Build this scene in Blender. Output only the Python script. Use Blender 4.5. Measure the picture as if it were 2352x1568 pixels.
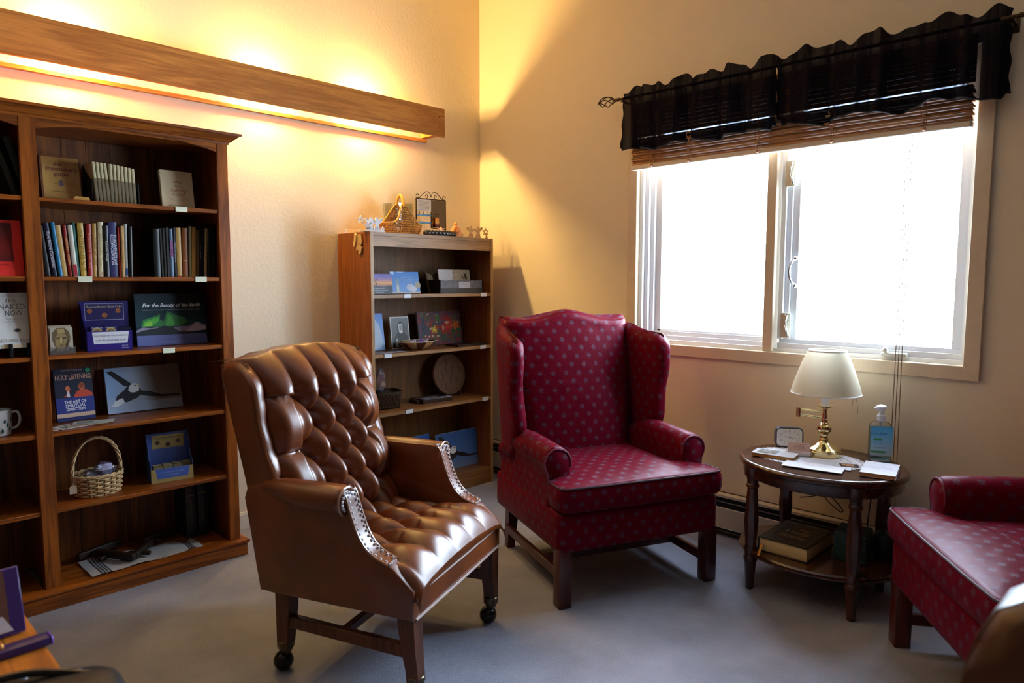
import bpy, bmesh, math, random
from mathutils import Vector, Matrix
random.seed(7)
for o in list(bpy.data.objects): bpy.data.objects.remove(o)
SC = bpy.context.scene
C = SC.collection
pi = math.pi

# ------------------------------------------------------------------ camera
def make_camera():
    yaw, pitch, roll = math.radians(44.24), math.radians(-5.07), math.radians(0.08)
    f = Vector((math.cos(pitch)*math.cos(yaw), math.cos(pitch)*math.sin(yaw), math.sin(pitch)))
    r = f.cross(Vector((0, 0, 1))).normalized()
    u = r.cross(f)
    r2 = math.cos(roll)*r + math.sin(roll)*u
    u2 = -math.sin(roll)*r + math.cos(roll)*u
    cd = bpy.data.cameras.new('camera')
    cd.sensor_width = 36.0
    cd.lens = 1597.6/2352*36.0
    cd.clip_start = 0.02
    cd.dof.use_dof = True
    cd.dof.focus_distance = 3.15
    cd.dof.aperture_fstop = 3.6
    co = bpy.data.objects.new('camera', cd)
    m = Matrix((r2, u2, -f)).transposed().to_4x4()
    m.translation = Vector((-3.27, -3.489, 1.301))
    co.matrix_world = m
    C.objects.link(co)
    SC.camera = co
make_camera()

# ------------------------------------------------------------------ light
SKY = 43.0
BULB = 1250.0
w = bpy.data.worlds.new('overcast_sky')
SC.world = w
w.use_nodes = True
w.node_tree.nodes['Background'].inputs[0].default_value = (0.64, 0.81, 1.0, 1)
w.node_tree.nodes['Background'].inputs[1].default_value = SKY
pl = bpy.data.lights.new('window_portal', 'AREA')
pl.shape = 'RECTANGLE'; pl.size = 1.60; pl.size_y = 1.28
pl.cycles.is_portal = True
po = bpy.data.objects.new('window_portal', pl)
po.location = (0.16, -2.063, 1.585)
po.rotation_euler = (0, math.radians(90), math.radians(180))
po.rotation_euler = (math.radians(90), 0, math.radians(90))
po.rotation_euler = Vector((-1, 0, 0)).to_track_quat('-Z', 'Y').to_euler()
C.objects.link(po)
vs = SC.view_settings
vs.view_transform = 'Standard'; vs.look = 'None'; vs.gamma = 1.0
vs.use_curve_mapping = False
vs.exposure = 0.08

# ------------------------------------------------------------------ materials
def lin(c):
    if isinstance(c, str):
        c = tuple(int(c[i:i+2], 16) for i in (0, 2, 4))
    out = []
    for x in c[:3]:
        x = x/255.0
        out.append(x/12.92 if x <= 0.04045 else ((x+0.055)/1.055)**2.4)
    return (*out, 1.0)
MATS = {}
def N(nt, t, **kw):
    n = nt.nodes.new(t)
    for k, v in kw.items(): setattr(n, k, v)
    return n
def base(name, col, rough=0.5, metal=0.0, spec=0.5):
    m = bpy.data.materials.new(name); m.use_nodes = True
    b = m.node_tree.nodes['Principled BSDF']
    b.inputs['Base Color'].default_value = lin(col)
    b.inputs['Roughness'].default_value = rough
    b.inputs['Metallic'].default_value = metal
    b.inputs['Specular IOR Level'].default_value = spec
    return m, m.node_tree, b
def P(col, rough=0.55, metal=0.0, spec=0.4, var=0.0, vscale=30, bump=0.0, bscale=200, coat=0, sheen=0):
    """plain procedural material with optional colour variation and bump; cached"""
    key = (str(col), rough, metal, spec, var, vscale, bump, bscale, coat, sheen)
    if key in MATS: return MATS[key]
    m, nt, b = base('surface_%d' % len(MATS), col, rough, metal, spec)
    L = nt.links.new
    if coat: b.inputs['Coat Weight'].default_value = coat; b.inputs['Coat Roughness'].default_value = 0.15
    if sheen: b.inputs['Sheen Weight'].default_value = sheen
    if var or bump:
        tc = N(nt, 'ShaderNodeTexCoord')
    if var:
        n = N(nt, 'ShaderNodeTexNoise'); n.inputs['Scale'].default_value = vscale; n.inputs['Detail'].default_value = 4
        L(tc.outputs['Object'], n.inputs['Vector'])
        mp = N(nt, 'ShaderNodeMapRange'); mp.inputs[1].default_value = .3; mp.inputs[2].default_value = .7
        mp.inputs[3].default_value = 1-var; mp.inputs[4].default_value = 1+var
        L(n.outputs[0], mp.inputs[0])
        mx = N(nt, 'ShaderNodeMix', data_type='RGBA', blend_type='MULTIPLY'); mx.inputs[0].default_value = 1
        mx.inputs[6].default_value = lin(col); L(mp.outputs[0], mx.inputs[7])
        L(mx.outputs[2], b.inputs['Base Color'])
    if bump:
        n = N(nt, 'ShaderNodeTexNoise'); n.inputs['Scale'].default_value = bscale; n.inputs['Detail'].default_value = 3
        L(tc.outputs['Object'], n.inputs['Vector'])
        bp = N(nt, 'ShaderNodeBump'); bp.inputs['Strength'].default_value = bump; bp.inputs['Distance'].default_value = .004
        L(n.outputs[0], bp.inputs['Height']); L(bp.outputs[0], b.inputs['Normal'])
    MATS[key] = m
    return m
def wood(name, c1, c2, axis='z', rough=0.38, scale=1.0, knots=0.0, coat=0.0, spec=.4):
    m, nt, b = base(name, c1, rough, 0, spec); L = nt.links.new
    if coat: b.inputs['Coat Weight'].default_value = coat; b.inputs['Coat Roughness'].default_value = .12
    tc = N(nt, 'ShaderNodeTexCoord'); mp = N(nt, 'ShaderNodeMapping')
    s = {'x': (1.2, 16, 16), 'y': (16, 1.2, 16), 'z': (16, 16, 1.2)}[axis]
    mp.inputs['Scale'].default_value = tuple(v*scale for v in s)
    L(tc.outputs['Object'], mp.inputs['Vector'])
    n1 = N(nt, 'ShaderNodeTexNoise'); n1.inputs['Scale'].default_value = 1.0; n1.inputs['Detail'].default_value = 3; n1.inputs['Distortion'].default_value = .8
    L(mp.outputs[0], n1.inputs['Vector'])
    wv = N(nt, 'ShaderNodeMath', operation='MULTIPLY'); wv.inputs[1].default_value = 22.0
    L(n1.outputs[0], wv.inputs[0])
    sn = N(nt, 'ShaderNodeMath', operation='SINE'); L(wv.outputs[0], sn.inputs[0])
    n2 = N(nt, 'ShaderNodeTexNoise'); n2.inputs['Scale'].default_value = 9.0; n2.inputs['Detail'].default_value = 5
    L(mp.outputs[0], n2.inputs['Vector'])
    ad = N(nt, 'ShaderNodeMath', operation='MULTIPLY_ADD'); ad.inputs[1].default_value = .22
    L(sn.outputs[0], ad.inputs[0]); L(n2.outputs[0], ad.inputs[2])
    rp = N(nt, 'ShaderNodeValToRGB')
    rp.color_ramp.elements[0].position = .22; rp.color_ramp.elements[0].color = lin(c2)
    rp.color_ramp.elements[1].position = .78; rp.color_ramp.elements[1].color = lin(c1)
    L(ad.outputs[0], rp.inputs[0])
    L(rp.outputs[0], b.inputs['Base Color'])
    bp = N(nt, 'ShaderNodeBump'); bp.inputs['Strength'].default_value = .12; bp.inputs['Distance'].default_value = .002
    L(n2.outputs[0], bp.inputs['Height']); L(bp.outputs[0], b.inputs['Normal'])
    return m
def emis(name, col, strength):
    m = bpy.data.materials.new(name); m.use_nodes = True; nt = m.node_tree
    for n in list(nt.nodes): nt.nodes.remove(n)
    e = N(nt, 'ShaderNodeEmission'); e.inputs[0].default_value = (*col, 1); e.inputs[1].default_value = strength
    o = N(nt, 'ShaderNodeOutputMaterial'); nt.links.new(e.outputs[0], o.inputs[0])
    return m
def clear(name, tint=(1, 1, 1), refl=0.08, rough=0.02, opac=0.0, ocol='ffffff'):
    """thin clear sheet: transparent with a weak mirror layer (and optional frosting)"""
    m = bpy.data.materials.new(name); m.use_nodes = True; nt = m.node_tree; L = nt.links.new
    for n in list(nt.nodes): nt.nodes.remove(n)
    t = N(nt, 'ShaderNodeBsdfTransparent'); t.inputs[0].default_value = (*tint, 1)
    g = N(nt, 'ShaderNodeBsdfGlossy'); g.inputs['Roughness'].default_value = rough
    fr = N(nt, 'ShaderNodeLayerWeight'); fr.inputs[0].default_value = .25
    ml = N(nt, 'ShaderNodeMath', operation='MULTIPLY_ADD'); ml.inputs[1].default_value = .6; ml.inputs[2].default_value = refl
    L(fr.outputs['Fresnel'], ml.inputs[0])
    mx = N(nt, 'ShaderNodeMixShader'); L(ml.outputs[0], mx.inputs[0]); L(t.outputs[0], mx.inputs[1]); L(g.outputs[0], mx.inputs[2])
    last = mx
    if opac:
        d = N(nt, 'ShaderNodeBsdfDiffuse'); d.inputs[0].default_value = lin(ocol)
        m2 = N(nt, 'ShaderNodeMixShader'); m2.inputs[0].default_value = opac
        L(mx.outputs[0], m2.inputs[1]); L(d.outputs[0], m2.inputs[2]); last = m2
    o = N(nt, 'ShaderNodeOutputMaterial'); L(last.outputs[0], o.inputs[0])
    return m
def wall_mat(name, col):
    m, nt, b = base(name, col, .85, 0, .2); L = nt.links.new
    tc = N(nt, 'ShaderNodeTexCoord'); n = N(nt, 'ShaderNodeTexNoise'); n.inputs['Scale'].default_value = 55; n.inputs['Detail'].default_value = 5
    L(tc.outputs['Object'], n.inputs['Vector'])
    bp = N(nt, 'ShaderNodeBump'); bp.inputs['Strength'].default_value = .22; bp.inputs['Distance'].default_value = .005
    L(n.outputs[0], bp.inputs['Height']); L(bp.outputs[0], b.inputs['Normal'])
    return m
def carpet_mat():
    m, nt, b = base('grey_carpet', '85858c', .97, 0, .05); L = nt.links.new
    b.inputs['Sheen Weight'].default_value = .15
    tc = N(nt, 'ShaderNodeTexCoord')
    n = N(nt, 'ShaderNodeTexNoise'); n.inputs['Scale'].default_value = 260; n.inputs['Detail'].default_value = 3
    n2 = N(nt, 'ShaderNodeTexNoise'); n2.inputs['Scale'].default_value = 5; n2.inputs['Detail'].default_value = 3
    L(tc.outputs['Object'], n.inputs['Vector']); L(tc.outputs['Object'], n2.inputs['Vector'])
    ad = N(nt, 'ShaderNodeMath', operation='ADD'); L(n.outputs[0], ad.inputs[0]); L(n2.outputs[0], ad.inputs[1])
    rp = N(nt, 'ShaderNodeValToRGB'); rp.color_ramp.elements[0].position = .35; rp.color_ramp.elements[1].position = .75
    rp.color_ramp.elements[0].color = lin('7d7e8b'); rp.color_ramp.elements[1].color = lin('a0a0ae')
    hf = N(nt, 'ShaderNodeMath', operation='MULTIPLY'); hf.inputs[1].default_value = .5; L(ad.outputs[0], hf.inputs[0])
    L(hf.outputs[0], rp.inputs[0]); L(rp.outputs[0], b.inputs['Base Color'])
    bp = N(nt, 'ShaderNodeBump'); bp.inputs['Strength'].default_value = .6; bp.inputs['Distance'].default_value = .006
    L(n.outputs[0], bp.inputs['Height']); L(bp.outputs[0], b.inputs['Normal'])
    return m
def leather_mat():
    m, nt, b = base('brown_leather', '5a2d10', .36, 0, .6); L = nt.links.new
    b.inputs['Coat Weight'].default_value = .15; b.inputs['Coat Roughness'].default_value = .3
    tc = N(nt, 'ShaderNodeTexCoord')
    n = N(nt, 'ShaderNodeTexNoise'); n.inputs['Scale'].default_value = 7; n.inputs['Detail'].default_value = 5
    L(tc.outputs['Object'], n.inputs['Vector'])
    rp = N(nt, 'ShaderNodeValToRGB'); rp.color_ramp.elements[0].position = .3; rp.color_ramp.elements[1].position = .7
    rp.color_ramp.elements[0].color = lin('5a2807'); rp.color_ramp.elements[1].color = lin('77390d')
    L(n.outputs[0], rp.inputs[0]); L(rp.outputs[0], b.inputs['Base Color'])
    v = N(nt, 'ShaderNodeTexVoronoi'); v.inputs['Scale'].default_value = 420
    L(tc.outputs['Object'], v.inputs['Vector'])
    bp = N(nt, 'ShaderNodeBump'); bp.inputs['Strength'].default_value = .06; bp.inputs['Distance'].default_value = .002
    L(v.outputs[0], bp.inputs['Height']); L(bp.outputs[0], b.inputs['Normal'])
    return m
def damask_mat():
    """burgundy satin with a staggered woven leaf motif, UVs in metres"""
    m, nt, b = base('burgundy_damask', '7a1834', .42, 0, .45); L = nt.links.new
    b.inputs['Sheen Weight'].default_value = .05; b.inputs['Sheen Roughness'].default_value = .3
    b.inputs['Sheen Tint'].default_value = lin('d8a0c8')
    tc = N(nt, 'ShaderNodeTexCoord')
    cw, ch = .066, .078
    masks = []
    for off in ((0, 0), (.5, .5)):
        sx = N(nt, 'ShaderNodeSeparateXYZ'); L(tc.outputs['UV'], sx.inputs[0])
        comps = []
        for k, (cell, o) in enumerate(((cw, off[0]), (ch, off[1]))):
            d = N(nt, 'ShaderNodeMath', operation='MULTIPLY_ADD'); d.inputs[1].default_value = 1/cell; d.inputs[2].default_value = o + 100
            L(sx.outputs[k], d.inputs[0])
            fr = N(nt, 'ShaderNodeMath', operation='FRACT'); L(d.outputs[0], fr.inputs[0])
            s = N(nt, 'ShaderNodeMath', operation='MULTIPLY_ADD'); s.inputs[1].default_value = cell; s.inputs[2].default_value = -.5*cell
            L(fr.outputs[0], s.inputs[0]); comps.append(s)
        at = N(nt, 'ShaderNodeMath', operation='ARCTAN2'); L(comps[1].outputs[0], at.inputs[0]); L(comps[0].outputs[0], at.inputs[1])
        x2 = N(nt, 'ShaderNodeMath', operation='MULTIPLY'); L(comps[0].outputs[0], x2.inputs[0]); L(comps[0].outputs[0], x2.inputs[1])
        y2 = N(nt, 'ShaderNodeMath', operation='MULTIPLY_ADD'); L(comps[1].outputs[0], y2.inputs[0]); L(comps[1].outputs[0], y2.inputs[1]); L(x2.outputs[0], y2.inputs[2])
        r = N(nt, 'ShaderNodeMath', operation='SQRT'); L(y2.outputs[0], r.inputs[0])
        a8 = N(nt, 'ShaderNodeMath', operation='MULTIPLY'); a8.inputs[1].default_value = 6; L(at.outputs[0], a8.inputs[0])
        cs = N(nt, 'ShaderNodeMath', operation='COSINE'); L(a8.outputs[0], cs.inputs[0])
        rad = N(nt, 'ShaderNodeMath', operation='MULTIPLY_ADD'); rad.inputs[1].default_value = .0042; rad.inputs[2].default_value = .0105; L(cs.outputs[0], rad.inputs[0])
        lt = N(nt, 'ShaderNodeMath', operation='LESS_THAN'); L(r.outputs[0], lt.inputs[0]); L(rad.outputs[0], lt.inputs[1])
        # hollow veins inside the leaf
        rr = N(nt, 'ShaderNodeMath', operation='MULTIPLY'); rr.inputs[1].default_value = 900; L(r.outputs[0], rr.inputs[0])
        sr = N(nt, 'ShaderNodeMath', operation='SINE'); L(rr.outputs[0], sr.inputs[0])
        g = N(nt, 'ShaderNodeMath', operation='GREATER_THAN'); g.inputs[1].default_value = -.8; L(sr.outputs[0], g.inputs[0])
        mm = N(nt, 'ShaderNodeMath', operation='MULTIPLY'); L(lt.outputs[0], mm.inputs[0]); L(g.outputs[0], mm.inputs[1])
        masks.append(mm)
    mk = N(nt, 'ShaderNodeMath', operation='MAXIMUM'); L(masks[0].outputs[0], mk.inputs[0]); L(masks[1].outputs[0], mk.inputs[1])
    mx = N(nt, 'ShaderNodeMix', data_type='RGBA'); mx.inputs[6].default_value = lin('5e081a'); mx.inputs[7].default_value = lin('4c3540')
    L(mk.outputs[0], mx.inputs[0]); L(mx.outputs[2], b.inputs['Base Color'])
    rg = N(nt, 'ShaderNodeMapRange'); b.inputs['IOR'].default_value = 1.25; rg.inputs[3].default_value = .42; rg.inputs[4].default_value = .55; L(mk.outputs[0], rg.inputs[0]); L(rg.outputs[0], b.inputs['Roughness'])
    sl = N(nt, 'ShaderNodeMapRange'); sl.inputs[3].default_value = .25; sl.inputs[4].default_value = 1.0; L(mk.outputs[0], sl.inputs[0]); L(sl.outputs[0], b.inputs['Specular IOR Level'])
    b.inputs['Specular Tint'].default_value = lin('e078b0')
    n = N(nt, 'ShaderNodeTexNoise'); n.inputs['Scale'].default_value = 9; n.inputs['Detail'].default_value = 2
    L(tc.outputs['Object'], n.inputs['Vector'])
    bp = N(nt, 'ShaderNodeBump'); bp.inputs['Strength'].default_value = .25; bp.inputs['Distance'].default_value = .02
    L(n.outputs[0], bp.inputs['Height']); L(bp.outputs[0], b.inputs['Normal'])
    return m
def sheer_mat():
    m = bpy.data.materials.new('sheer_black_voile'); m.use_nodes = True; nt = m.node_tree; L = nt.links.new
    for n in list(nt.nodes): nt.nodes.remove(n)
    t = N(nt, 'ShaderNodeBsdfTransparent'); t.inputs[0].default_value = (.75, .8, .95, 1)
    d = N(nt, 'ShaderNodeBsdfDiffuse'); d.inputs[0].default_value = lin('17151b')
    mx = N(nt, 'ShaderNodeMixShader')
    tc = N(nt, 'ShaderNodeTexCoord'); mp = N(nt, 'ShaderNodeMapping'); mp.inputs['Scale'].default_value = (0, 22, .6)
    no = N(nt, 'ShaderNodeTexNoise'); no.inputs['Scale'].default_value = 1.0; no.inputs['Detail'].default_value = 3
    L(tc.outputs['Object'], mp.inputs['Vector']); L(mp.outputs[0], no.inputs['Vector'])
    mr = N(nt, 'ShaderNodeMapRange'); mr.inputs[1].default_value = .38; mr.inputs[2].default_value = .62; mr.inputs[3].default_value = .935; mr.inputs[4].default_value = .997
    L(no.outputs[0], mr.inputs[0]); L(mr.outputs[0], mx.inputs[0])
    L(t.outputs[0], mx.inputs[1]); L(d.outputs[0], mx.inputs[2])
    o = N(nt, 'ShaderNodeOutputMaterial'); L(mx.outputs[0], o.inputs[0])
    return m

# ------------------------------------------------------------------ mesh helpers
def TR(x=0, y=0, z=0, rx=0, ry=0, rz=0):
    return Matrix.Translation((x, y, z)) @ Matrix.Rotation(rz, 4, 'Z') @ Matrix.Rotation(ry, 4, 'Y') @ Matrix.Rotation(rx, 4, 'X')
class MB:
    def __init__(s): s.v = []; s.f = []; s.m = []
    def add(s, vs, fs, mi=0, M=None):
        o = len(s.v)
        for p in vs:
            p = Vector(p)
            s.v.append(M @ p if M else p)
        for f in fs: s.f.append([i+o for i in f]); s.m.append(mi)
        return s
    def box(s, x0, x1, y0, y1, z0, z1, mi=0, M=None):
        v = [(x0, y0, z0), (x1, y0, z0), (x1, y1, z0), (x0, y1, z0), (x0, y0, z1), (x1, y0, z1), (x1, y1, z1), (x0, y1, z1)]
        return s.add(v, [(3, 2, 1, 0), (4, 5, 6, 7), (0, 1, 5, 4), (1, 2, 6, 5), (2, 3, 7, 6), (3, 0, 4, 7)], mi, M)
    def bm(s, b, mi=0, M=None):
        b.verts.ensure_lookup_table(); b.verts.index_update()
        s.add([v.co.copy() for v in b.verts], [[v.index for v in f.verts] for f in b.faces], mi, M); b.free(); return s
    def rbox(s, x0, x1, y0, y1, z0, z1, r=.004, seg=1, mi=0, M=None):
        b = bmesh.new(); bmesh.ops.create_cube(b, size=1)
        for v in b.verts:
            v.co = Vector((x0+(v.co.x+.5)*(x1-x0), y0+(v.co.y+.5)*(y1-y0), z0+(v.co.z+.5)*(z1-z0)))
        bmesh.ops.bevel(b, geom=b.edges[:], offset=r, segments=seg, profile=.5, affect='EDGES')
        return s.bm(b, mi, M)
    def prism(s, pts, z0, z1, mi=0, M=None, bev=0, seg=2):
        n = len(pts)
        a = sum(pts[i][0]*pts[(i+1) % n][1]-pts[(i+1) % n][0]*pts[i][1] for i in range(n))
        if a < 0: pts = pts[::-1]
        v = [(p[0], p[1], z0) for p in pts] + [(p[0], p[1], z1) for p in pts]
        f = [list(range(n))[::-1], list(range(n, 2*n))] + [(i, (i+1) % n, n+(i+1) % n, n+i) for i in range(n)]
        if not bev: return s.add(v, f, mi, M)
        b = bmesh.new(); vv = [b.verts.new(p) for p in v]
        for q in f: b.faces.new([vv[i] for i in q])
        rim = [e for e in b.edges if abs(e.verts[0].co.z-e.verts[1].co.z) < 1e-6]
        bmesh.ops.bevel(b, geom=rim, offset=bev, segments=seg, profile=.5, affect='EDGES')
        return s.bm(b, mi, M)
    def loft(s, rings, cap0=True, cap1=True, mi=0, M=None, closed=True):
        n = len(rings[0]); v = [p for r in rings for p in r]; f = []
        for i in range(len(rings)-1):
            for j in range(n if closed else n-1):
                a, b_ = i*n+j, i*n+(j+1) % n
                f.append((a, b_, b_+n, a+n))
        if cap0: f.append(list(range(n))[::-1])
        if cap1: f.append([(len(rings)-1)*n+j for j in range(n)])
        return s.add(v, f, mi, M)
    def lathe(s, prof, n=20, mi=0, M=None, sx=1, sy=1, wob=None):
        rings = []
        for i, (r, z) in enumerate(prof):
            ring = []
            for k in range(n):
                a = 2*pi*k/n; rr = r*(wob(a, i) if wob else 1)
                ring.append((rr*math.cos(a)*sx, rr*math.sin(a)*sy, z))
            rings.append(ring)
        return s.loft(rings, True, True, mi, M)
    def tube(s, pts, r, n=6, mi=0, M=None, closed=False):
        pts = [Vector(p) for p in pts]; rings = []; k = len(pts)
        up = Vector((0, 0, 1)); prev = None
        for i in range(k):
            if closed: t = pts[(i+1) % k]-pts[i-1]
            else: t = pts[min(i+1, k-1)]-pts[max(i-1, 0)]
            if t.length < 1e-9: t = Vector((0, 0, 1))
            t.normalize()
            if prev is None:
                a = up if abs(t.z) < .9 else Vector((1, 0, 0))
                x = t.cross(a).normalized()
            else:
                x = (prev - t*prev.dot(t))
                x = x.normalized() if x.length > 1e-6 else t.orthogonal().normalized()
            prev = x; y = t.cross(x)
            rr = r[i] if isinstance(r, (list, tuple)) else r
            rings.append([pts[i]+x*rr*math.cos(2*pi*q/n)+y*rr*math.sin(2*pi*q/n) for q in range(n)])
        if closed: rings.append(rings[0])
        return s.loft(rings, not closed, not closed, mi, M)
    def cyl(s, p0, p1, r, n=10, mi=0, M=None, r1=None):
        return s.tube([p0, p1], [r, r if r1 is None else r1], n, mi, M)
    def sphere(s, c, r, n=10, m=6, mi=0, M=None, sz=1.0):
        prof = [(max(1e-4, r*math.sin(pi*i/m)), -r*sz*math.cos(pi*i/m)) for i in range(m+1)]
        return s.lathe(prof, n, mi, (M or Matrix()) @ Matrix.Translation(c))
    def grid(s, nu, nv, fn, mi=0, M=None, thick=None):
        v = [fn(i/(nu-1), j/(nv-1)) for j in range(nv) for i in range(nu)]
        f = [(j*nu+i, j*nu+i+1, (j+1)*nu+i+1, (j+1)*nu+i) for j in range(nv-1) for i in range(nu-1)]
        return s.add(v, f, mi, M)
    def poly(s, pts, mi=0, M=None):
        return s.add([(p[0], p[1], p[2] if len(p) > 2 else 0) for p in pts], [list(range(len(pts)))], mi, M)
def mesh_of(mb, name, mats, sharp=40):
    me = bpy.data.meshes.new(name)
    me.from_pydata([tuple(p) for p in mb.v], [], mb.f)
    if not isinstance(mats, (list, tuple)): mats = [mats]
    for m in mats: me.materials.append(m)
    if len(mats) > 1: me.polygons.foreach_set('material_index', mb.m)
    me.polygons.foreach_set('use_smooth', [True]*len(me.polygons))
    uv = me.uv_layers.new(name='uv')
    data = []
    for p in me.polygons:
        n = p.normal; a = max(range(3), key=lambda k: abs(n[k]))
        for li in p.loop_indices:
            c = me.vertices[me.loops[li].vertex_index].co
            if a == 0: data += [c.y, c.z]
            elif a == 1: data += [c.x, c.z]
            else: data += [c.x, c.y]
    uv.data.foreach_set('uv', data)
    me.update()
    if sharp < 180: me.set_sharp_from_angle(angle=math.radians(sharp))
    return me
def obj(name, mb, mats, parent=None, sharp=40, label=None, world=False):
    if world and parent is not None:
        inv = (Matrix.Translation(parent.location) @ parent.rotation_euler.to_matrix().to_4x4()).inverted()
        mb.v = [inv @ p for p in mb.v]
    o = bpy.data.objects.new(name, mesh_of(mb, name, mats, sharp)); C.objects.link(o)
    if parent: o.parent = parent
    if label: o['label'] = label
    return o
def thing(name, label, cat, loc=(0, 0, 0), rotz=0, group=None):
    o = bpy.data.objects.new(name, None); C.objects.link(o)
    o.location = loc; o.rotation_euler = (0, 0, rotz); o.empty_display_size = .05
    o['label'] = label; o['category'] = cat
    if group: o['group'] = group
    return o
def tag(o, label, cat, group=None):
    o['label'] = label; o['category'] = cat
    if group: o['group'] = group
    return o
def struct(name, mb, mats, label, sharp=40):
    o = obj(name, mb, mats, None, sharp); o['kind'] = 'structure'; o['label'] = label; o['category'] = name.split('_')[0]; return o
def copy_tree(o, parent=None):
    c = o.copy(); C.objects.link(c)
    if parent: c.parent = parent
    for ch in [x for x in bpy.data.objects if x.parent == o]: copy_tree(ch, c)
    return c
def copies(o): return copy_tree(o)
def text_mb(txt, size, M, align='CENTER', shear=0.0, bold=0.0, spacing=1.0, mb=None, mi=0, width=None):
    cu = bpy.data.curves.new('t', 'FONT'); cu.body = txt; cu.size = size; cu.align_x = align; cu.align_y = 'CENTER'
    cu.shear = shear; cu.offset = bold; cu.resolution_u = 2; cu.space_character = spacing; cu.fill_mode = 'FRONT'
    o = bpy.data.objects.new('t', cu); me = bpy.data.meshes.new_from_object(o)
    mb = mb or MB()
    vs = [v.co.copy() for v in me.vertices]
    if width and vs:
        w0 = max(v.x for v in vs)-min(v.x for v in vs)
        if w0 > 1e-6:
            k = width/w0
            for v in vs: v.x *= k
    mb.add(vs, [list(p.vertices) for p in me.polygons], mi, M)
    bpy.data.objects.remove(o); bpy.data.curves.remove(cu); bpy.data.meshes.remove(me)
    return mb
FACE = Matrix.Rotation(pi/2, 4, 'X')      # text lying in XZ, readable from -Y
def rrect(w, d, r, n=4, cx=0, cy=0):
    pts = []
    for qx, qy, a0 in ((1, 1, 0), (-1, 1, pi/2), (-1, -1, pi), (1, -1, 1.5*pi)):
        for k in range(n+1):
            a = a0+k*pi/2/n
            pts.append((cx+qx*(w/2-r)+r*math.cos(a), cy+qy*(d/2-r)+r*math.sin(a)))
    return pts
def smooth_path(pts, k=6):
    """Catmull-Rom through the points"""
    P_ = [Vector(p) for p in pts]; out = []
    for i in range(len(P_)-1):
        p0, p1, p2, p3 = P_[max(i-1, 0)], P_[i], P_[i+1], P_[min(i+2, len(P_)-1)]
        for j in range(k):
            t = j/k
            out.append(.5*((2*p1)+(-p0+p2)*t+(2*p0-5*p1+4*p2-p3)*t*t+(-p0+3*p1-3*p2+p3)*t**3))
    out.append(P_[-1]); return out
def interp(tab, x):
    if x <= tab[0][0]: return tab[0][1]
    for (a, fa), (b, fb) in zip(tab, tab[1:]):
        if x <= b:
            t = (x-a)/(b-a); t = t*t*(3-2*t); return fa+(fb-fa)*t
    return tab[-1][1]

WALL = wall_mat('cream_wall', 'e8d9be')
CARPET = carpet_mat()
TRIM = P('e6dccb', .45, var=.03)
PINE_V = wood('stained_pine_vertical', '9c5318', '6c350e', 'z', .33, 1.0)
PINE_H = wood('stained_pine_horizontal', '9c5318', '6c350e', 'x', .33, 1.0)
PINE_D = wood('stained_pine_back', '7c4516', '532a0c', 'z', .45, .8)
OAK_V = wood('oak_veneer_vertical', '96561f', '7b4115', 'z', .42, 1.3)
OAK_H = wood('oak_veneer_horizontal', '8f6034', '744822', 'x', .42, 1.3)
OAK_B = wood('oak_board', 'c8883e', 'a5682a', 'x', .5, .9)
MAHOG = wood('dark_mahogany', '4a2415', '2e130b', 'z', .28, 1.2, coat=.3)
MAHOG_X = wood('dark_mahogany_flat', '4a2717', '30160c', 'y', .25, 1.0, coat=.5)
LEGWOOD = wood('chair_leg_wood', '5e321b', '3f1e0e', 'z', .35, 1.0)
REDLEG = wood('red_mahogany_leg', '561a14', '3a0f0c', 'z', .33, 1.0, coat=.2)
LEATHER = leather_mat()
DAMASK = damask_mat()
BRASS = P('d8b45a', .14, 1.0)
STEEL = P('c9c9cc', .22, 1.0)
WHITE = P('f2f2f0', .5)
PAPER = P('ece8de', .8, var=.03)
PAGES = P('cdbd97', .85, var=.06, vscale=120)
BLACK = P('0d0d0f', .4)

# ================================================================== THE ROOM
RX0, RY0, RZ = -5.3, -5.2, 3.3
struct('floor', MB().box(RX0, .15, RY0, .15, -.05, 0), CARPET, 'grey short-pile carpet across the whole floor')
struct('ceiling', MB().box(RX0-.15, .15, RY0-.15, .15, RZ, RZ+.1), wall_mat('ceiling_paint', 'f6f1e6'), 'plain pale ceiling above the room')
struct('wall_left', MB().box(RX0, .15, 0, .15, 0, RZ), WALL, 'cream textured wall behind the two bookcases')
WY0, WY1, WZ0, WZ1 = -2.85, -1.277, .957, 2.215     # window opening
wr = MB()
wr.box(0, .15, RY0, WY0, 0, RZ).box(0, .15, WY1, 0, 0, RZ).box(0, .15, WY0, WY1, 0, WZ0).box(0, .15, WY0, WY1, WZ1, RZ)
struct('wall_right', wr, WALL, 'cream wall with the wide window')
struct('wall_back', MB().box(RX0-.15, .15, RY0-.15, RY0, 0, RZ), wall_mat('tan_wall', '6e5d49'), 'tan wall behind the camera')
struct('wall_side', MB().box(RX0-.15, RX0, RY0, .15, 0, RZ), wall_mat('tan_wall_side', '6e5d49'), 'tan wall at the far left beside the camera')
struct('baseboard_left', MB().box(RX0, -.062, -.014, 0, 0, .075).box(RX0, -.062, -.009, 0, .075, .085), TRIM, 'low pale baseboard along the bookcase wall')
cs = MB(); CW = .058
def cas(pts): cs.prism(pts, -.018, 0, M=Matrix(((0, 0, 1, 0), (1, 0, 0, 0), (0, 1, 0, 0), (0, 0, 0, 1))), bev=.0025, seg=1)
ya_, yb_, za_, zb_ = WY0, WY1, WZ0, WZ1; c_ = CW
cas([(ya_, za_), (ya_, zb_), (ya_-c_, zb_+c_), (ya_-c_, za_-c_)]); cas([(yb_, za_), (yb_+c_, za_-c_), (yb_+c_, zb_+c_), (yb_, zb_)])
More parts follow.
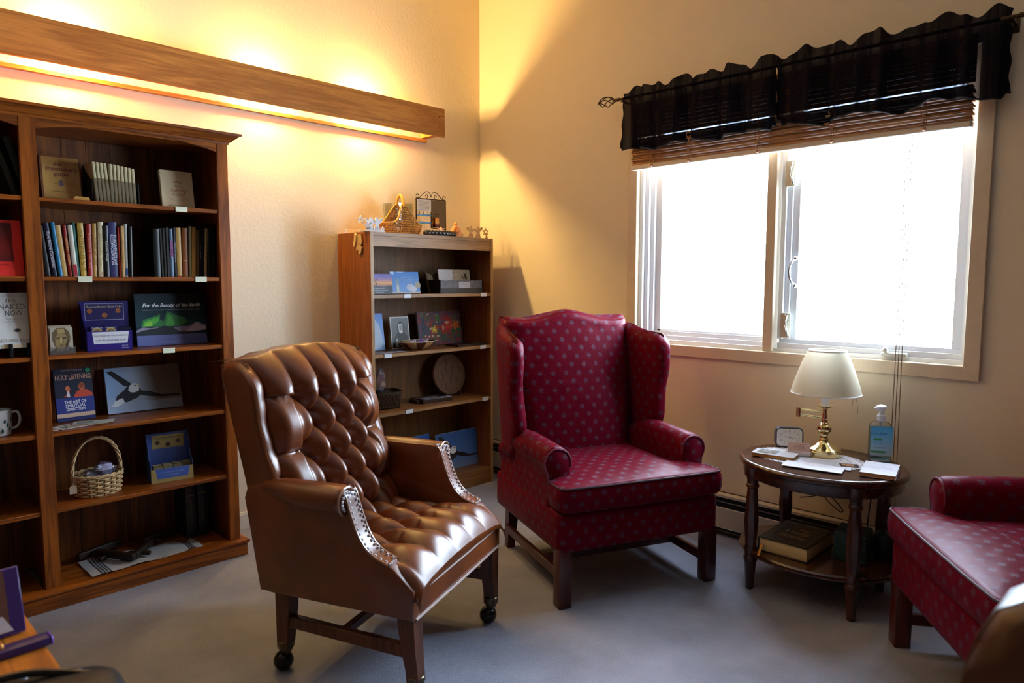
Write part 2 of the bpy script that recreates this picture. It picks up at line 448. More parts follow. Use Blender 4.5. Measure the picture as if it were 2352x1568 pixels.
cas([(ya_, za_), (ya_-c_, za_-c_), (yb_+c_, za_-c_), (yb_, za_)]); cas([(ya_, zb_), (yb_, zb_), (yb_+c_, zb_+c_), (ya_-c_, zb_+c_)])
struct('trim_1', cs, P('dcc9ae', .5, var=.03), 'flat tan painted casing round the window')

# window: vinyl frame, fixed sash on the left, crank-out sash on the right
VINYL = P('e9ebee', .35)
GLASS = clear('window_glass', refl=.02)
win = bpy.data.objects.new('window_1', None); C.objects.link(win); win['kind'] = 'structure'; win['label'] = 'wide two-part white vinyl window, blown out by daylight'
win['category'] = 'window'
win.location = (.05, -2.063, WZ0)
fr = MB()
for i in range(4):      # stepped left jamb
    fr.box(.012+.022*i, .15, WY1-.023*(i+1), WY1-.023*i, WZ0, WZ1)
for i in range(3):      # stepped sill under the fixed sash
    fr.box(.012+.024*i, .15, -2.01, WY1, WZ0+.021*i, WZ0+.021*(i+1))
fr.box(.02, .15, WY0, WY1, WZ1-.05, WZ1)
fr.box(.03, .15, WY0, WY0+.018, WZ0, WZ1)
fr.box(.02, .15, WY0, -2.05, WZ0, WZ0+.018)
obj('frame', fr, VINYL, win, world=True)
mu = MB().rbox(-.004, .15, -2.055, -2.008, WZ0, WZ1, .003)
obj('mullion', mu, P('d8c3a4', .5), win, world=True)
fs = MB()
fs.box(.07, .10, -2.012, -1.996, WZ0+.06, WZ1).box(.075, .10, WY1-.105, WY1-.09, WZ0+.06, WZ1).box(.075, .10, -2.01, WY1-.09, WZ0+.06, WZ0+.073)
obj('fixed_sash', fs, VINYL, win, world=True)
rs = MB()
y0, y1 = WY0+.018, -2.066
for i, (a, b) in enumerate(((0, .022), (.022, .045), (.045, .075))):
    rs.box(.03+.018*i, .121, y1-b, y1-a, WZ0+.0625, WZ1-.0905)
rs.box(.057, .118, y0, y0+.04, WZ0+.0625, WZ1-.0905)
rs.box(.035, .12, y0, y1, WZ0+.018, WZ0+.042).box(.055, .12, y0, y1, WZ0+.042, WZ0+.062)
rs.box(.05, .12, y0, y1, WZ1-.09, WZ1-.05)
sash = obj('opening_sash', rs, VINYL, win, world=True)
obj('pane', MB().box(.088, .092, -2.0, WY1-.10, WZ0+.07, WZ1-.05), GLASS, win, world=True)
obj('pane', MB().box(.088, .092, y0+.035, y1-.07, WZ0+.06, WZ1-.085), GLASS, win, world=True)
LOCKM = P('d9d6c8', .3, .6)
for zc in (1.085, 1.80):
    k = MB()
    k.rbox(.024, .034, -2.128, -2.080, zc-.06, zc+.06, .003)
    k.prism([(-.022, -.05), (-.014, -.05), (.0, .0), (-.010, .05), (-.022, .05), (-.012, 0)], 0, .012, M=Matrix.Translation((.018, -2.10, zc)) @ Matrix(((0, 0, -1, 0), (1, 0, 0, 0), (0, 1, 0, 0), (0, 0, 0, 1))))
    k.tube([(.012, -2.125, zc-.05), (.004, -2.118, zc), (.012, -2.108, zc+.05)], .004, 6)
    obj('sash_lock', k, LOCKM, win, world=True)
h = MB().tube(smooth_path([(.045, -2.135, 1.40), (.02, -2.128, 1.385), (.008, -2.120, 1.34), (.02, -2.128, 1.295), (.045, -2.135, 1.28)], 4), .005, 8)
h.sphere((.046, -2.135, 1.405), .011).sphere((.046, -2.135, 1.275), .011)
obj('pull_handle', h, STEEL, win, world=True)
cr = MB().rbox(-.002, .035, -2.64, -2.54, WZ0+.012, WZ0+.034, .004)
cr.sphere((.005, -2.555, WZ0+.044), .012).cyl((.005, -2.555, WZ0+.03), (.005, -2.555, WZ0+.044), .006)
obj('crank_handle', cr, P('cfccc2', .3, .5), win, world=True)

# heater along the window wall
ht = thing('baseboard_heater', 'long cream baseboard heater with dark slot along the window wall', 'heater', (-.03, -2.4, 0))
hb = MB()
hb.box(-.012, 0, -4.6, -.05, .02, .215)
hb.box(-.058, 0, -4.6, -.05, .203, .215)
HEAT = P('cdbfa8', .5, .0)
obj('back_plate', hb, HEAT, ht, world=True)
obj('front_panel', MB().rbox(-.062, -.054, -4.6, -.05, .045, .152, .003), HEAT, ht, world=True)
obj('damper', MB().box(-.054, -.049, -4.6, -.05, .176, .180), P('8a8174', .4, .4), ht, world=True)
obj('fins_and_slot_shade', MB().box(-.048, -.012, -4.58, -.07, .03, .200), P('15120f', .7), ht, world=True)  # solid near-black fin block, raised to paint the slot's shade
obj('end_cap', MB().rbox(-.064, 0, -.085, -.045, .02, .217, .003), HEAT, ht, world=True)

ck_ = MB()
ck_.tube([(-.0004, -2.437, .898), (-.0004, -2.436, .82), (-.0004, -2.440, .79), (-.0004, -2.452, .762), (-.0004, -2.458, .71)], .0009, 4)
ck_.tube([(-.0004, -2.440, .79), (-.0004, -2.434, .755), (-.0004, -2.432, .735)], .0006, 4)
struct('trim_2', ck_, P('6d5c50', .8), 'hairline crack in the wall paint below the window')

# ================================================================== BEAM LIGHT
BX0, BX1 = -4.0, -.441
bl = thing('valance_light', 'long oak board wall light with hidden warm bulbs above the bookcases', 'light', (-2.2, 0, 2.25))
fb = obj('front_board', MB().rbox(BX0, BX1, -.16, -.141, 2.167, 2.335, .0015), OAK_B, bl, world=True)
for zz in (2.222, 2.282):
    obj('screw', MB().cyl((BX1-.045, -.1615, zz), (BX1-.045, -.158, zz), .004, 8), P('5a4326', .4, .6), bl, world=True)
obj('end_block', MB().box(-.505, -.462, -.141, -.0005, 2.175, 2.330), OAK_B, bl, world=True)
obj('wall_cleat', MB().rbox(BX0, -.47, -.024, -.0005, 2.150, 2.168, .001), OAK_B, bl, world=True)
SHAFT = P('d8d4c8', .4)
def light_fittings(bl, xs, fx):
  for xb in xs:
      obj('bracket', MB().box(xb-.012, xb+.012, -.141, 0, 2.243, 2.257), SHAFT, bl, world=True)
      sk = MB().cyl((xb, -.062, 2.250), (xb+.045, -.062, 2.250), .016, 12)
      so = obj('socket', sk, SHAFT, bl, world=True)
      bo = MB().sphere((xb+.07, -.062, 2.250), .027, 12, 8)
      o = obj('bulb', bo, MATS.setdefault('bulb', emis('warm_bulb_glow', (1.0, .65, .22), BULB)), bl, world=True)
light_fittings(bl, (-3.72, -3.10, -2.49, -1.625, -1.025), None)

# ================================================================== BLIND AND VALANCE
bd = thing('bamboo_blind', 'raised tan bamboo slat blind across the window top', 'blind', (-.03, -2.06, 1.9))
BAM = [wood('bamboo_a', 'cf9a62', 'a06c3c', 'y', .55, 1.5), wood('bamboo_b', 'bd8650', '8f5c32', 'y', .55, 1.5), wood('bamboo_c', 'dcaa72', 'ad7a48', 'y', .55, 1.5)]
yL, yR = -1.268, -2.842
nsl = 13
for i in range(nsl):
    z = 1.918 + i*.0105
    dx = .008*math.sin(i*1.9)
    s = MB().rbox(-.062+dx, -.030+dx, yR+.004*math.sin(i*2.3), yL+.006*math.sin(i*3.1), z, z+.0085, .002)
    obj('slat', s, BAM[i % 3], bd, world=True)
obj('bottom_rail', MB().rbox(-.068, -.030, yR, yL+.006, 1.893, 1.917, .004), P('e6d6c0', .5, var=.05), bd, world=True)
for i in range(7):
    z = 2.066 + i*.0205
    obj('slat', MB().rbox(-.04, -.032, yR, yL, z, z+.0195, .001), BAM[(i+1) % 3], bd, world=True)
obj('head_rail', MB().rbox(-.045, -.020, yR, yL, 2.21, 2.25, .003), BAM[1], bd, world=True)
for yy in (-1.40, -1.62, -1.985, -2.32, -2.68):
    ls = MB()
    for q in (-.006, .006):
        ls.tube([(-.071+.004*math.sin(k*2.2), yy+q+.012*math.sin(k*1.7+q*300), 1.92+k*.016) for k in range(9)], .0022, 5)
    obj('lacing', ls, P('b9895c', .7), bd, world=True)
    obj('cord_bead', MB().sphere((-.07, yy, 1.906), .0085, 8, 6), P('c98a66', .5), bd, world=True)
lc = MB()
for i, (ya, yb) in enumerate(((-2.614, -2.612), (-2.624, -2.625), (-2.634, -2.640))):
    lc.tube([(-.045, ya, 1.90), (-.052, (ya+yb)/2, 1.0), (-.055, yb, .25+.02*i)], .0016, 5)
obj('lift_cord', lc, P('6d5a4a', .7), bd, world=True)

rodT = thing('curtain_rod', 'thin bronze curtain rod with open wire cage finials', 'curtain rod', (-.1, -2.08, 2.265))
BRONZE = P('4f3d27', .35, .8)
obj('rod', MB().cyl((-.1, -3.0, 2.262), (-.1, -1.19, 2.272), .007, 8), BRONZE, rodT, world=True)
for ye, s, zc in ((-1.19, 1, 2.272), (-3.0, -1, 2.262)):
    fm = MB()
    L_ = .105
    for k in range(5):
        a0 = k*2*pi/5
        pts = []
        for t in range(11):
            u = t/10; r = .004+.024*math.sin(pi*u)**.8
            a = a0+u*pi*.9
            pts.append((-.1+r*math.cos(a), ye+s*(.012+L_*u), zc+r*math.sin(a)))
        fm.tube(pts, .0028, 5)
    fm.cyl((-.1, ye-s*.02, zc), (-.1, ye+s*.014, zc), .0095, 8)
    fm.sphere((-.1, ye+s*(.012+L_), zc), .007, 8, 6)
    obj('finial', fm, BRONZE, rodT, world=True)
for yb in (-1.225, -2.955):
    obj('bracket', MB().box(-.1, 0, yb-.006, yb+.006, 2.255, 2.262).box(-.004, 0, yb-.012, yb+.012, 2.23, 2.29), BRONZE, rodT, world=True)
SHEER = sheer_mat()
def valance(name, label, ya, yb, seed):
    rnd = random.Random(seed)
    ph = [rnd.uniform(0, 6.28) for _ in range(8)]
    t = thing(name, label, 'valance', (-.1, (ya+yb)/2, 2.26), group=None)
    def fold(u):
        return (math.sin(u*34+ph[0])+.7*math.sin(u*57+ph[1])+.8*math.sin(u*19+ph[2]))
    def head(u):
        return .030+.011*math.sin(u*38+ph[3])+.010*math.sin(u*23+ph[4])+.006*math.sin(u*71+ph[5])
    zb0 = 1.992
    def fn(u, v, off=0):
        y = ya+(yb-ya)*u
        zr = 2.268-.004*u
        hem = .012*math.sin(u*17+ph[6])+(.022 if u < .02 or u > .98 else 0)
        if v < .72:
            k = v/.72; z = (zb0+hem)+(zr-.012-zb0-hem)*k
            amp = .015*(1-k)+.009
        elif v < .84:
            k = (v-.72)/.12; z = zr-.012+.024*k; amp = .006
        else:
            k = (v-.84)/.16; z = zr+.012+head(u)*k; amp = .006+.008*k
        bulge = -.012*math.sin(pi*min(1, max(0, (v-.72)/.12))) if .72 <= v <= .84 else 0
        endw = max(0, 1-u/.05) if ya > -1.5 else max(0, 1-(1-u)/.06)
        x = -.112-.004+amp*fold(u)*-1+bulge+.05*endw*endw
        return (x+off, y+.004*math.sin(z*60+ph[7]), z)
    obj('panel', MB().grid(150, 26, fn), SHEER, t, world=True)
    hm = [fn(i/149, 0) for i in range(150)]
    obj('hem', MB().tube(hm, .004, 5), P('0c0b0f', .8), t, world=True)
    return t
valance('sheer_valance', 'sheer black gathered valance panel over the left half of the window', -1.222, -2.083, 3)
valance('sheer_valance', 'sheer black gathered valance panel over the right half of the window', -2.087, -2.95, 11)

# ================================================================== LARGE BOOKCASE
X1 = -1.870; XM0, XM1 = -2.658, -2.602; XL = -3.390; D1 = -.33
b1 = thing('large_bookcase', 'large stained pine bookcase with arched tops and crown moulding', 'bookcase', ((X1+XL)/2, 0, 0))
W_ = dict(world=True)
ST = .052
SH1 = [1.613, 1.310, 1.003, .700, .393]
bays = ((XL+ST, XM0), (XM1, X1-ST))
for a, b in bays:
    n = 8
    e0, e1 = a-.035, b+.035
    w_ = (e1-e0)/n; a_ = e0
    for i in range(n):
        obj('back_board', MB().box(a_+i*w_+.0008, a_+(i+1)*w_-.0008, -.014, -.003, .06, 1.90), PINE_D, b1, **W_)
obj('side_panel', MB().box(X1-.022, X1-.002, D1+.02, -.003, .02, 1.90), PINE_V, b1, **W_)
obj('side_panel', MB().box(XL+.002, XL+.022, D1+.02, -.003, .02, 1.90), PINE_V, b1, **W_)
obj('divider', MB().box((XM0+XM1)/2-.010, (XM0+XM1)/2+.010, D1+.02, -.015, .06, 1.90), PINE_V, b1, **W_)
for a, b in ((XL, XL+ST), (XM0, XM1), (X1-ST, X1)):
    obj('post', MB().rbox(a, b, D1, D1+.021, .06, 1.91, .003), PINE_V, b1, **W_)
for a, b in bays:
    pts = [(a, 1.915), (b, 1.915)]
    for k in range(15):
        u = k/14; x = b+(a-b)*u
        pts.append((x, 1.868+.038*math.sin(pi*u)**.8))
    Mx = Matrix(((1, 0, 0, 0), (0, 0, -1, D1+.02), (0, 1, 0, 0), (0, 0, 0, 1)))
    obj('arched_rail', MB().prism(pts, 0, .019, M=Mx), PINE_H, b1, **W_)
    for s in SH1:
        obj('shelf', MB().rbox(a-.012, b+.012, D1+.006, -.016, s-.017, s, .002), PINE_H, b1, **W_)
    obj('bay_floor', MB().box(a, b, D1+.021, -.015, .062, .078), PINE_H, b1, **W_)
obj('top_board', MB().box(XL, X1, D1+.01, -.003, 1.895, 1.912), PINE_H, b1, **W_)
# crown: profile (outward, z) swept round the front and both sides
def moulding(name, prof, x0, x1, yf, mat):
    rings = []
    for (px, py, sx, sy) in ((x0, 0, -1, 0), (x0, yf, -1, -1), (x1, yf, 1, -1), (x1, 0, 1, 0)):
        rings.append([(px+sx*o, py+sy*o, z) for o, z in prof])
    return obj(name, MB().loft(rings), mat, b1, sharp=30, **W_)
crown = [(-.02, 1.905), (.004, 1.905), (.006, 1.914), (.014, 1.917), (.018, 1.924), (.028, 1.930), (.036, 1.939), (.046, 1.942), (.048, 1.952), (-.02, 1.952)]
moulding('crown_moulding', crown, XL, X1, D1, PINE_H)
basep = [(-.02, 0), (.022, 0), (.022, .056), (.026, .058), (.032, .066), (.030, .074), (.016, .080), (-.02, .080)]
moulding('base_plinth', basep, XL, X1, D1, PINE_H)
TAGM = P('d9d8bd', .6)
def price_tag(parent, x, z, y, wd=.05, mat=TAGM):
    tg = MB().rbox(x-wd/2, x+wd/2, y-.004, y, z-.021, z+.001, .001).box(x-wd/2, x+wd/2, y-.0055, y, z-.003, z+.0015)
    obj('price_holder', tg, mat, parent, world=True)
for x, z in ((-2.081, 1.613), (-2.463, 1.310), (-2.0085, 1.310), (-2.157, 1.003)):
    price_tag(b1, x, z, D1+.006)

# ================================================================== SMALL BOOKCASE
Xa, Xb, D2, H2 = -1.108, -.193, -.3235, 1.558
b2 = thing('small_bookcase', 'mid-brown oak veneer bookcase in the room corner', 'bookcase', ((Xa+Xb)/2, 0, 0))
OAKF_V = wood('oak_edge_vertical', 'b08a5a', '8f6a3e', 'z', .45, 1.3)
OAKF_H = wood('oak_edge_horizontal', 'a88055', '86603a', 'x', .45, 1.3)
PT = .019
for a in (Xa, Xb-PT):
    sp = obj('side_panel', MB().box(a, a+PT, D2+.004, -.003, 0, H2), OAK_V, b2, **W_)
    obj('edge_strip', MB().box(a, a+PT, D2, D2+.004, 0, H2), OAKF_V, b2, **W_)
obj('back_panel', MB().box(Xa+PT, Xb-PT, -.010, -.003, .02, H2-.02), wood('oak_back', '7d5429', '61401d', 'z', .5, 1.3), b2, **W_)
obj('top_panel', MB().box(Xa+PT, Xb-PT, D2+.002, -.003, H2-.020, H2-.0005), OAKF_H, b2, **W_)
obj('top_rail', MB().rbox(Xa+PT, Xb-PT, D2+.003, D2+.02, H2-.078, H2-.0205, .001), OAKF_H, b2, **W_)
SH2 = [1.218, .890, .559]
for s in SH2:
    obj('shelf', MB().box(Xa+PT, Xb-PT, D2+.004, -.011, s-.019, s), OAK_H, b2, **W_)
    obj('edge_strip', MB().box(Xa+PT, Xb-PT, D2+.0005, D2+.004, s-.019, s), OAKF_H, b2, **W_)
obj('bottom_shelf', MB().box(Xa+PT, Xb-PT, D2+.004, -.011, .082, .100), OAK_H, b2, **W_)
obj('kick_board', MB().box(Xa+PT, Xb-PT, D2+.006, D2+.02, 0, .0815), OAK_H, b2, **W_)
T2 = P('dfe3ea', .5)
for x, z in ((-.866, 1.218), (-.275, 1.218), (-1.005, .890), (-.282, .890), (-.862, .559), (-.262, .559)):
    price_tag(b2, x, z, D2+.0005, .05, T2)

# ================================================================== RED WING CHAIR
def gauss(x, s): return math.exp(-(x/s)**2)
def red_chair(label, loc, rotz, group):
    t = thing('wing_chair', label, 'armchair', loc, rotz, group)
    for sx in (-1, 1):
        obj('leg', MB().rbox(sx*.349-.029, sx*.349+.029, -.359, -.301, 0, .245, .006, 2), REDLEG, t)
        rl = MB()
        rings = []
        for z, y, h in ((0, .335, .019), (.08, .322, .021), (.18, .305, .024), (.26, .29, .027)):
            rings.append([(sx*.312+dx*h, y+dy*h, z) for dx, dy in ((-1, -1), (1, -1), (1, 1), (-1, 1))])
        rl.loft(rings)
        obj('leg', rl, REDLEG, t)
        obj('side_stretcher', MB().rbox(sx*.333-.011, sx*.333+.011, -.31, .32, .085, .125, .003, M=TR(0, 0, 0)), REDLEG, t)
    obj('cross_stretcher', MB().rbox(-.325, .325, -.105, -.083, .088, .122, .003), REDLEG, t)
    # seat frame
    sf = MB()
    rings = []
    for z, g in ((.228, .012), (.232, .003), (.25, 0), (.365, 0), (.378, .003), (.386, .012)):
        rings.append([(x, y, z) for x, y in rrect(.762-2*g, .72-2*g, .035, 4, 0, -.005)])
    obj('seat_frame', sf.loft(rings), DAMASK, t, sharp=60)
    # T cushion
    half = [(0, -.388), (.20, -.388), (.355, -.383), (.378, -.372), (.382, -.34), (.382, -.268), (.375, -.255), (.30, -.246), (.268, -.236), (.262, -.2), (.262, 0), (.258, .2), (.24, .225), (0, .225)]
    full = half + [(-x, y) for x, y in half[::-1] if abs(x) > 1e-6]
    dense = []
    for i, p in enumerate(full):
        q = full[(i+1) % len(full)]
        k = max(1, int(math.dist(p, q)/.035))
        for j in range(k): dense.append((p[0]+(q[0]-p[0])*j/k, p[1]+(q[1]-p[1])*j/k))
    cx, cy = 0, -.15
    def dome(x, y): return .012*max(0, 1-(x/.38)**2)*max(0, 1-((y+.08)/.34)**2)
    rings = []
    for k, z in ((.80, .392), (.965, .392), (.995, .402), (1.012, .425), (1.015, .452), (1.004, .478), (.992, .490)):
        rings.append([(cx+(x-cx)*k, cy+(y-cy)*k, z) for x, y in dense])
    for k in (.97, .92, .8, .65, .5, .35, .2, .08, .01):
        rr = []
        for x, y in dense:
            X, Y = cx+(x-cx)*k, cy+(y-cy)*k
            rr.append((X, Y, .494+.016*(1-k**3)+dome(X, Y)))
        rings.append(rr)
    cu = obj('seat_cushion', MB().loft(rings), DAMASK, t, sharp=180)
    pp = [(cx+(x-cx)*.993, cy+(y-cy)*.993, .4915) for x, y in dense]
    PIPE = P('3a0d1c', .5)
    obj('piping', MB().tube(pp, .0042, 6, closed=True), PIPE, cu)
    # arms: scroll section swept along y
    for sx in (-1, 1):
        def sec(y, zt, grow=0):
            ring = []
            # inner face up, over the roll, outer face down
            r = .058
            xc = .330
            pts = [(.268, .30), (.268, .40), (.270, .48), (.272, .54)]
            for k in range(11):
                a = pi - k*pi*1.22/10
                pts.append((xc+r*math.cos(a)*1.02, zt-r+r*math.sin(a)))
            pts += [(.372, zt-.125), (.374, .45), (.378, .36), (.380, .27), (.378, .235), (.340, .232)]
            return [(sx*(x), y, z) for x, z in pts]
        rings = []
        for y, zt in ((-.238, .612), (-.232, .622), (-.22, .627), (-.15, .630), (-.05, .632), (.05, .634), (.12, .628), (.20, .600), (.29, .560)):
            rings.append(sec(y, zt))
        # round the front rim slightly
        r0 = [(sx*(.33+(abs(p[0])-.33)*.9), -.243, .46+(p[2]-.46)*.965) for p in rings[0]]
        rings = [r0]+rings
        if sx < 0: rings = [r[::-1] for r in rings]
        a = obj('arm', MB().loft(rings), DAMASK, t, sharp=70)
        pr = sec(-.236, .618)
        obj('piping', MB().tube([(p[0], p[1]-.004, p[2]) for p in pr[3:17]], .004, 6), P('6e2740', .45), a)
    # back: front pad + outside back in one shell
    def crest(x): return 1.094 + .042*gauss(x, .135) + .010*max(0, (abs(x)-.22)/.1)**2
    def wid(z): return .262+.062*min(1, max(0, (z-.45)/.45))
    rings = []
    nv = 26
    for j in range(nv+1):
        v = j/nv
        ring = []
        for i in range(25):                     # front face, left to right
            u = -1+2*i/24
            zc = .40+(crest(u*.33)-.40)*v
            w_ = wid(zc)
            x = u*w_
            yf = .165+.245*(zc-.45) - .045*(1-u*u)*math.sin(pi*min(1, max(0, (zc-.38)/.8)))**.7
            edge = .02*max(0, abs(u)-.85)/.15
            ring.append((x, yf+edge, zc))
        for i in range(9):
            u = 1-2*i/8
            zc = .40+(crest(u*.33)-.40)*v if v > .02 else .24
            zz = zc if v > .02 else .24
            x = u*(wid(zz)+.02)
            yb = .30+.165*(zz-.45)
            ring.append((x, max(yb, .245), zz if v > .02 else .24))
        rings.append(ring)
    # crown rounding
    top = rings[-1]
    for k, dz in ((.92, .012), (.75, .022), (.45, .029), (.1, .032)):
        rr = []
        for p in top:
            ym = .39
            rr.append((p[0]*(1-.012*(1-k)), ym+(p[1]-ym)*k, p[2]+dz-.012))
        rings.append(rr)
    obj('backrest', MB().loft(rings), DAMASK, t, sharp=180)
    # wings
    for sx in (-1, 1):
        rings = []
        nv = 22
        def ztop(s):                             # s: 0 front .. 1 back
            return interp([(0, 1.012), (.12, 1.045), (.3, 1.048), (.55, 1.052), (.8, 1.082), (1, 1.092)], s)
        for j in range(nv+1):
            v = j/nv
            zref = .50+(1.04-.50)*v
            yf = interp([(.50, .12), (.58, .085), (.66, .062), (.80, .072), (.92, .052), (1.0, .050), (1.05, .075)], zref)
            yb = .31+.17*(zref-.45)
            th = .038
            shrink = 1.0 if v < .93 else math.sqrt(max(.02, 1-((v-.93)/.075)**2))
            ring = []
            M_ = 28
            for k in range(M_):
                a = 2*pi*k/M_
                ca, sa = math.cos(a), math.sin(a)
                ex = math.copysign(abs(ca)**.75, ca); ey = math.copysign(abs(sa)**.45, sa)
                s = (ey+1)/2
                y = yf+(yb-yf)*s
                flare = .030*(1-s)*min(1, max(0, (zref-.55)/.3))
                fat = 1+.12*gauss((s-.05), .18)
                xc = .335+flare+.02*(1-s)
                x = xc+ex*th*fat*shrink
                zt = ztop(s)
                z = .50+(zt-.50)*v
                ring.append((sx*x, y, z))
            rings.append(ring if sx > 0 else ring[::-1])
        obj('wing', MB().loft(rings), DAMASK, t, sharp=180)
    return t
RC = red_chair('burgundy patterned wing chair standing alone below the window', (-.7568, -1.6055, 0), math.radians(-24), 'burgundy wing chairs')
RC2 = copies(RC); RC2['label'] = 'burgundy patterned wing chair cut off at the right edge beside the oval table'
RC2.rotation_euler = (0, 0, math.radians(-145)); RC2.location = (-.895-.37*-.574+.0, -2.985-.37*.819, 0)

# ================================================================== BROWN LEATHER CHAIR
def brown_chair(label, loc, rotz, group):
    t = thing('tufted_armchair', label, 'armchair', loc, rotz, group)
    BRC = P('5b5040', .35, .9)
    BALL = P('1c1713', .25, .4)
    for sx in (-1, 1):
        for fy, prof in ((-1, ((.085, .285, -.285, .021), (.13, .288, -.283, .021), (.2, .292, -.276, .025), (.30, .295, -.272, .028))),
                         (1, ((.085, .262, .222, .02), (.14, .266, .215, .022), (.22, .272, .205, .025), (.31, .275, .20, .027)))):
            rings = [[(sx*x+dx*h, y+dy*h, z) for dx, dy in ((-1, -1), (1, -1), (1, 1), (-1, 1))] for z, x, y, h in prof]
            lg = obj('leg', MB().loft(rings), LEGWOOD, t)
            z, x, y, h = prof[0]
            cup = MB().lathe([(.026, .082), (.027, .105), (.024, .108), (.02, .07), (.012, .062), (.010, .05)], 12, M=Matrix.Translation((sx*x, y, 0)))
            obj('caster_cup', cup, BRC, lg)
            obj('caster_ball', MB().sphere((sx*x, y+.012, .033), .033, 14, 9), BALL, lg)
        obj('side_stretcher', MB().rbox(-.013, .013, -.25, .20, .165, .205, .003, M=TR(sx*.283, 0, 0, 0, 0, sx*.045)), LEGWOOD, t)
    obj('cross_stretcher', MB().rbox(-.285, .285, -.03, -.006, .17, .20, .003), LEGWOOD, t)
    # seat base
    rings = []
    for z, g in ((.292, .008), (.296, 0), (.37, 0), (.378, .004)):
        rings.append([(x, y, z) for x, y in rrect(.646-2*g, .55-2*g, .022, 3, 0, -.027)])
    obj('seat_base', MB().loft(rings), LEATHER, t, sharp=50)
    PL = P('a98f86', .3, 0, .6)  # leather piping, its lilac highlight put into the pale colour
    for z in (.372, .296):
        p = [(x, y, z) for x, y in ((-.324, -.12), (-.324, -.285), (-.318, -.299), (-.305, -.304))] if False else []
        p = [(-.312, -.3035, z), (-.15, -.305, z), (0, -.306, z), (.15, -.305, z), (.312, -.3035, z)]
        obj('piping', MB().tube(p, .0042, 6), PL, t)
    # tufted seat
    sb = [(x, -.15) for x in (-.17, -.057, .057, .17)] + [(x, -.03) for x in (-.113, 0, .113)] + [(x, .09) for x in (-.17, -.057, .057, .17)]
    def fold_seat(x, y):
        a = (x-.057)/.113
        if y < -.15:
            k = abs(math.sin(pi*a))**.55
            d = min(1, (-.15-y)/.18)
            return k*(1-.75*d)+.75*d
        p_ = (x-.057)/.113; q_ = (y+.15)/.24
        aa = abs(math.sin(pi*(p_+q_))); bb = abs(math.sin(pi*(p_-q_)))
        return (aa*bb)**.5
    def seat_fn(u, v):
        y = -.325+.56*v
        hw = interp([(-.33, .327), (-.21, .325), (-.15, .275), (.3, .262)], y)
        x = (2*u-1)*hw
        e = abs(2*u-1)
        edge = max(0, (e-.86)/.14)
        front = max(0, (-.20-y)/.125)
        h = .462+.028*(1-e*e)*(1-max(0, (y-.0)/.4))
        h -= .075*front**2.6
        h -= .05*edge**2*(1 if y < -.18 else .4)
        h -= .042*(1-fold_seat(x, y))*(1-.9*front**2)*(1-edge)
        for bx, by in sb:
            d2 = (x-bx)**2+(y-by)**2
            h -= .012*math.exp(-d2/.018**2)
        return (x, y+.008*front*(1-e**8), h)
    g = MB().grid(97, 81, seat_fn)
    # front and side skirts of the cushion
    fr_ = [seat_fn(i/96, 0) for i in range(97)]
    g.loft([[(p[0], p[1], p[2]) for p in fr_], [(p[0]*1.0, p[1]-.002, p[2]-.015) for p in fr_], [(p[0]*.995, p[1]+.012, .372) for p in fr_]], False, False, closed=False)
    for s in (0, 1):
        sd = [seat_fn(s, j/80) for j in range(81)]
        r2 = [(p[0], p[1], .36) for p in sd]
        g.loft([sd, r2] if s else [r2, sd], False, False, closed=False)
    seat = obj('seat', g, LEATHER, t, sharp=180)
    bt = MB().lathe([(.002, .006), (.007, .0045), (.010, .001), (.010, -.003)][::-1], 10)
    bme = mesh_of(bt, 'button', LEATHER)
    for bx, by in sb:
        o = bpy.data.objects.new('button', bme); C.objects.link(o); o.parent = seat
        o.location = (bx, by, seat_fn((bx/interp([(-.33, .327), (-.21, .325), (-.15, .275), (.3, .262)], by)+1)/2, (by+.325)/.56)[2]+.003)
    # tufted back
    bb_ = []
    for j in range(6):
        z = .925-.095*j
        for x in ((-.1725, -.0575, .0575, .1725) if j % 2 == 0 else (-.115, 0, .115)): bb_.append((x, z))
    def rear(z): return .24+(z-.31)*.245
    def bfold(x, z):
        if z > .925:
            a = (x-.0575)/.115
            d = min(1, (z-.925)/.15)
            return abs(math.sin(pi*a))**.5*(1-.55*d)+.55*d
        p_ = (x-.0575)/.115; q_ = (z-.925)/.19
        aa = abs(math.sin(pi*(p_+q_))); b2_ = abs(math.sin(pi*(p_-q_)))
        f = (aa*b2_)**.5
        if abs(x) > .1725:
            e = (abs(x)-.1725)/.08
            hf = abs(math.sin(pi*(z-.925)/.19))**.5
            f = f*(1-min(1, e*2))+min(1, e*2)*(hf*.8+.2)
        return f
    def crest(x): return 1.020+.034*(1-(x/.30)**2)
    def back_fn(u, v):
        x = (2*u-1)*.292
        e = abs(2*u-1)
        zt = crest(x)
        s = v*1.16
        if s <= 1: z = .42+(zt-.42)*s; roll = max(0, (s-.86)/.14)
        else: z = zt; roll = 1
        z += .018*math.sin(pi/2*min(1, max(0, (s-.86)/.14)))
        edge = max(0, (e-.84)/.16)
        y = rear(z)-.118+.05*edge**3
        bul = 1-.35*e*e
        dep = .092*bfold(x, z)*bul
        fade = 1-min(1, roll*.55)
        y -= dep*fade
        y += .045*roll**2.2
        for bx, bz in bb_:
            d2 = (x-bx)**2+(z-bz)**2
            y += .022*math.exp(-d2/.021**2)
        if s > 1: y += (s-1)/.16*.10; z -= .012*((s-1)/.16)**2
        return (x, y, z)
    g = MB().grid(111, 151, back_fn)
    bk = obj('backrest', g, LEATHER, t, sharp=180)
    bme2 = mesh_of(MB().lathe([(.010, -.003), (.010, .001), (.007, .0045), (.002, .006)], 10, M=Matrix.Rotation(pi/2, 4, 'X')), 'button', LEATHER)
